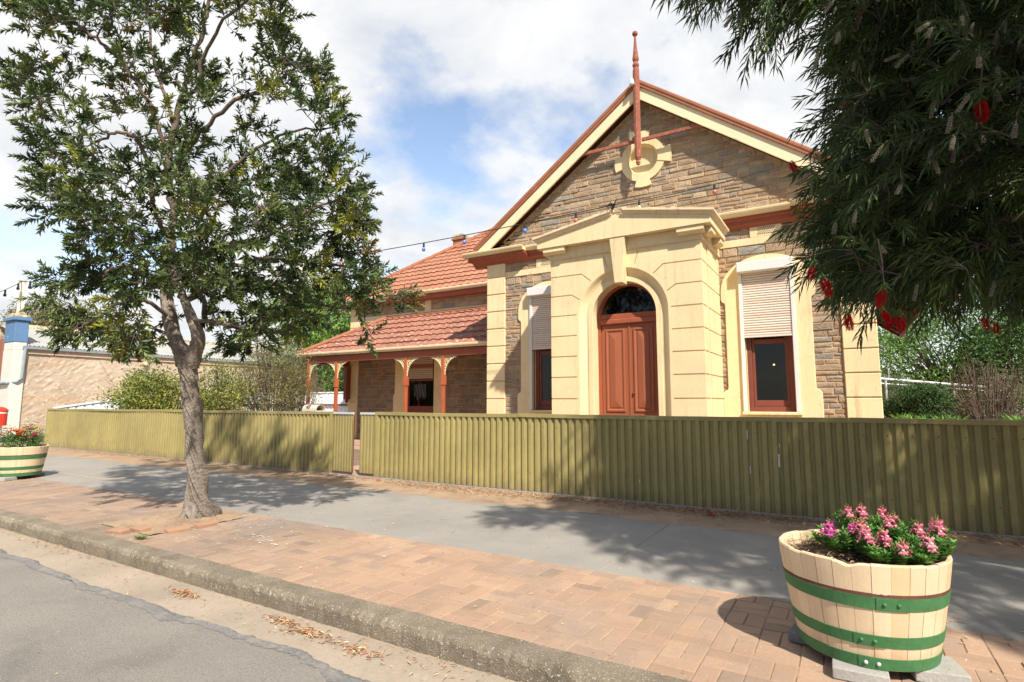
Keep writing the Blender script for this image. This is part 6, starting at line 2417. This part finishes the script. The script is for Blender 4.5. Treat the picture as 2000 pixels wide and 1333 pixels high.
GRN = [(.075, .155, .030), (.10, .20, .038), (.055, .115, .026)]
LIME = [(.13, .25, .045), (.17, .29, .05), (.09, .18, .035)]
YEL = [(.22, .24, .045), (.30, .29, .06), (.13, .17, .035), (.08, .11, .03)]
OLV = [(.15, .155, .06), (.20, .19, .075), (.11, .12, .05), (.24, .19, .05)]
DKG = [(.040, .085, .026), (.055, .11, .034), (.030, .062, .02)]
GS_ = 'shrubs in the side yard'
leafy('garden_shrub', 'rounded yellow-green shrub against the pinkish wall, left of the street tree trunk', 'shrub', at(292, 792, 17.6), (1.2, .9, 1.0), 150, 15000, .085, YEL, GS_, False, .02)
leafy('garden_shrub', 'yellow-flowered shrub just right of the street tree trunk behind the fence', 'shrub', at(432, 780, 17.4), (.9, .8, 1.0), 110, 8000, .075, YEL, GS_, False, .02, stems=70)
leafy('garden_shrub', 'tall wispy olive shrub with bare twigs, left of the verandah', 'shrub', at(535, 745, 18.6), (1.3, 1.0, 1.5), 150, 14000, .07, OLV, GS_, False, .02, wr=.32, stems=170, tight=.20)
leafy('garden_shrub', 'small grey twiggy bush behind the letterbox', 'shrub', at(585, 775, 20.2), (.8, .7, .85), 60, 2600, .05, OLV, GS_, False, .02, wr=.3, stems=140)
leafy('garden_tree', 'bright green leafy tree behind the side verandah roof', 'tree', at(628, 640, 34), (3.2, 3.0, 2.6), 200, 12000, .22, LIME, 'trees behind the houses', True, 0, tight=.14)
leafy('garden_tree', 'darker green tree low behind the white fence at the wing corner', 'tree', at(672, 740, 30), (1.0, 1.5, 2.2), 90, 4500, .18, GRN, 'trees behind the houses', True, 0, tight=.18)
leafy('garden_tree', 'brownish tree crown showing over the pale sheet roof', 'tree', at(75, 628, 44), (2.6, 2.0, 1.5), 90, 4200, .2, [(.18, .15, .07), (.22, .19, .08), (.12, .12, .05)], 'trees behind the houses', True, 0, tight=.16)
leafy('garden_tree', 'low brownish tree crown just showing behind the ridge of the pale roof', 'tree', at(140, 636, 44), (1.8, 2.0, 1.0), 60, 2600, .2, [(.18, .15, .07), (.22, .19, .08), (.12, .12, .05)], 'trees behind the houses', True, 0, tight=.16)
n_ = 60
o = leaves_obj('weed_clump', np.c_[-26.2 + rng.normal(size=n_) * .5, 8.6 + rng.normal(size=n_) * .3, np.full(n_, .02)], unit(n_) + np.array((0, 0, 1.1)), unit(n_), .28 + .2 * rng.random(n_), .05, np.tile((.14, .18, .05), (n_, 1)), M_leaf2)
o['kind'] = 'stuff'
# right-hand garden
leafy('garden_tree', 'broad light green tree behind the pipe rail, at the right', 'tree', at(1850, 700, 25), (3.6, 3.0, 2.5), 290, 21000, .15, LIME + GRN, 'trees behind the houses', True, 0, tight=.11, stems=60)
leafy('garden_tree', 'dark green tree at the right edge behind the bare twiggy bush', 'tree', at(2010, 700, 22), (1.9, 2.2, 2.6), 130, 9000, .15, GRN + DKG, 'trees behind the houses', True, 0, tight=.15)
GR = 'shrubs in the right garden'
leafy('garden_shrub', 'dense clipped dark green mound shrub behind the fence, right of the house', 'shrub', at(1815, 806, 15.5), (1.2, .9, .74), 280, 34000, .06, DKG + [(.07, .13, .035)], GR, False, .03, tight=.10, shell=.7)
leafy('garden_shrub', 'bare brown twiggy bush beside the green mound shrub', 'shrub', at(1925, 778, 13.2), (.8, .7, .85), 110, 3800, .042, [(.20, .16, .09), (.15, .15, .06)], GR, False, .03, wr=.35, stems=330, stemcol=M_limb)
leafy('garden_shrub', 'grey-green shrub at the house corner under the rail', 'shrub', at(1738, 775, 17.5), (.55, .6, .75), 60, 3600, .05, [(.09, .12, .06), (.12, .15, .08)], GR, False, .03)
leafy('garden_shrub', 'leafy green bush at the right edge behind the fence', 'shrub', at(1992, 790, 15.0), (.7, .6, .6), 60, 4200, .07, GRN, GR, False, .03)
for k, (x, y, d) in enumerate(((1785, 822, 11.5), (1815, 825, 11.2), (1845, 826, 11.2), (1872, 828, 11.6), (1762, 822, 12.2), (1985, 828, 10.6), (2005, 828, 10.4))):
    b = at(x, y, d); b.z = .03
    n_ = 46
    a = rng.random(n_) * 2 * PI
    hh = 1.22 + .05 * rng.random()
    Pn = np.c_[b.x + .05 * np.cos(a), b.y + .05 * np.sin(a), np.full(n_, hh - .25)]
    labs = ['leftmost but one of the strap-leaved plants at the green mound', 'bright strap-leaved plant in front of the green mound, near its centre', 'bright strap-leaved plant in front of the right half of the green mound',
            'strap-leaved plant between the green mound and the bare bush', 'strap-leaved plant at the left foot of the green mound', 'strap-leaved plant in front of the bare twiggy bush at right', 'strap-leaved plant nearest the right edge behind the fence']
    t = thing('strap_plant', labs[k], 'plant', tuple(b), 'strap leaved plants behind the fence')
    leaves_obj('foliage', Pn, np.c_[np.cos(a), np.sin(a), .75 + .6 * rng.random(n_)], np.tile((0, 0, 1.0), (n_, 1)), .17 + .15 * rng.random(n_), .028, np.tile((.15, .30, .06), (n_, 1)) * (.7 + .6 * rng.random((n_, 1))), M_leaf2, t)
    q = MB(); q.tube([b, (b.x, b.y, hh - .22)], .05, 7, (.12, .22, .05)); q.build('stem', M_leaf2, t)
# pipe rail
t = thing('pipe_rail', 'white pipe handrail crossing the garden right of the house', 'railing', tuple(at(1800, 790, 20)))
ra, rb = at(1690, 738, 16.5), at(2040, 765, 24)
m = MB(); m.tube([ra, rb], .042, 10); m.build('top_pipe', M_galv, t, smooth=True)
m = MB(); m.tube([ra + Vector((0, .1, -.14)), rb + Vector((0, .1, -.14))], .022, 8); m.build('lower_pipe', M_galv, t, smooth=True)
for f in (.08, .40, .72, .98):
    p = ra.lerp(rb, f)
    m = MB(); m.tube([(p.x, p.y, 0), (p.x, p.y, p.z)], .03, 8); m.build('post', M_galv, t)
p = at(1736, 735, 18.2)
m = MB(); m.tube([(p.x, p.y, p.z - .2), (p.x, p.y, p.z + .25)], .02, 6); m.build('post', M_galv, t)
# low cream wall glimpsed behind the rail
wl, wr_ = at(1700, 800, 30), at(1900, 800, 30)
t = thing('garden_wall', 'low cream wall glimpsed behind the green mound and rail', 'wall', ((wl.x + wr_.x) / 2, (wl.y + wr_.y) / 2, 0))
m = MB(); m.beam((wl.x - 1, wl.y, .9), (wr_.x + 3, wr_.y, .9), .25, 1.8); m.build('masonry', M_white, t)
m = MB(); m.beam((wl.x - 1, wl.y, 1.83), (wr_.x + 3, wr_.y, 1.83), .34, .06); m.build('coping', M_cap, t)
# far line of trees closing the horizon
P_ = []
for k in range(60):
    x = -90 + 3.2 * k + rng.normal(); y = 75 + rng.normal() * 6
    P_.append((x, y, 1.2 + rng.random() * 1.2))
n_ = 60 * 160
cc = np.repeat(np.array(P_), 160, axis=0) + rng.normal(size=(n_, 3)) * (1.6, 1.2, .9)
cc[:, 2] = np.maximum(cc[:, 2], .1)
o = leaves_obj('far_trees', cc, unit(n_), unit(n_), .6, .35, np.tile((.07, .10, .035), (n_, 1)) * (.6 + .7 * rng.random((n_, 1))), M_leaf2)
o['kind'] = 'stuff'
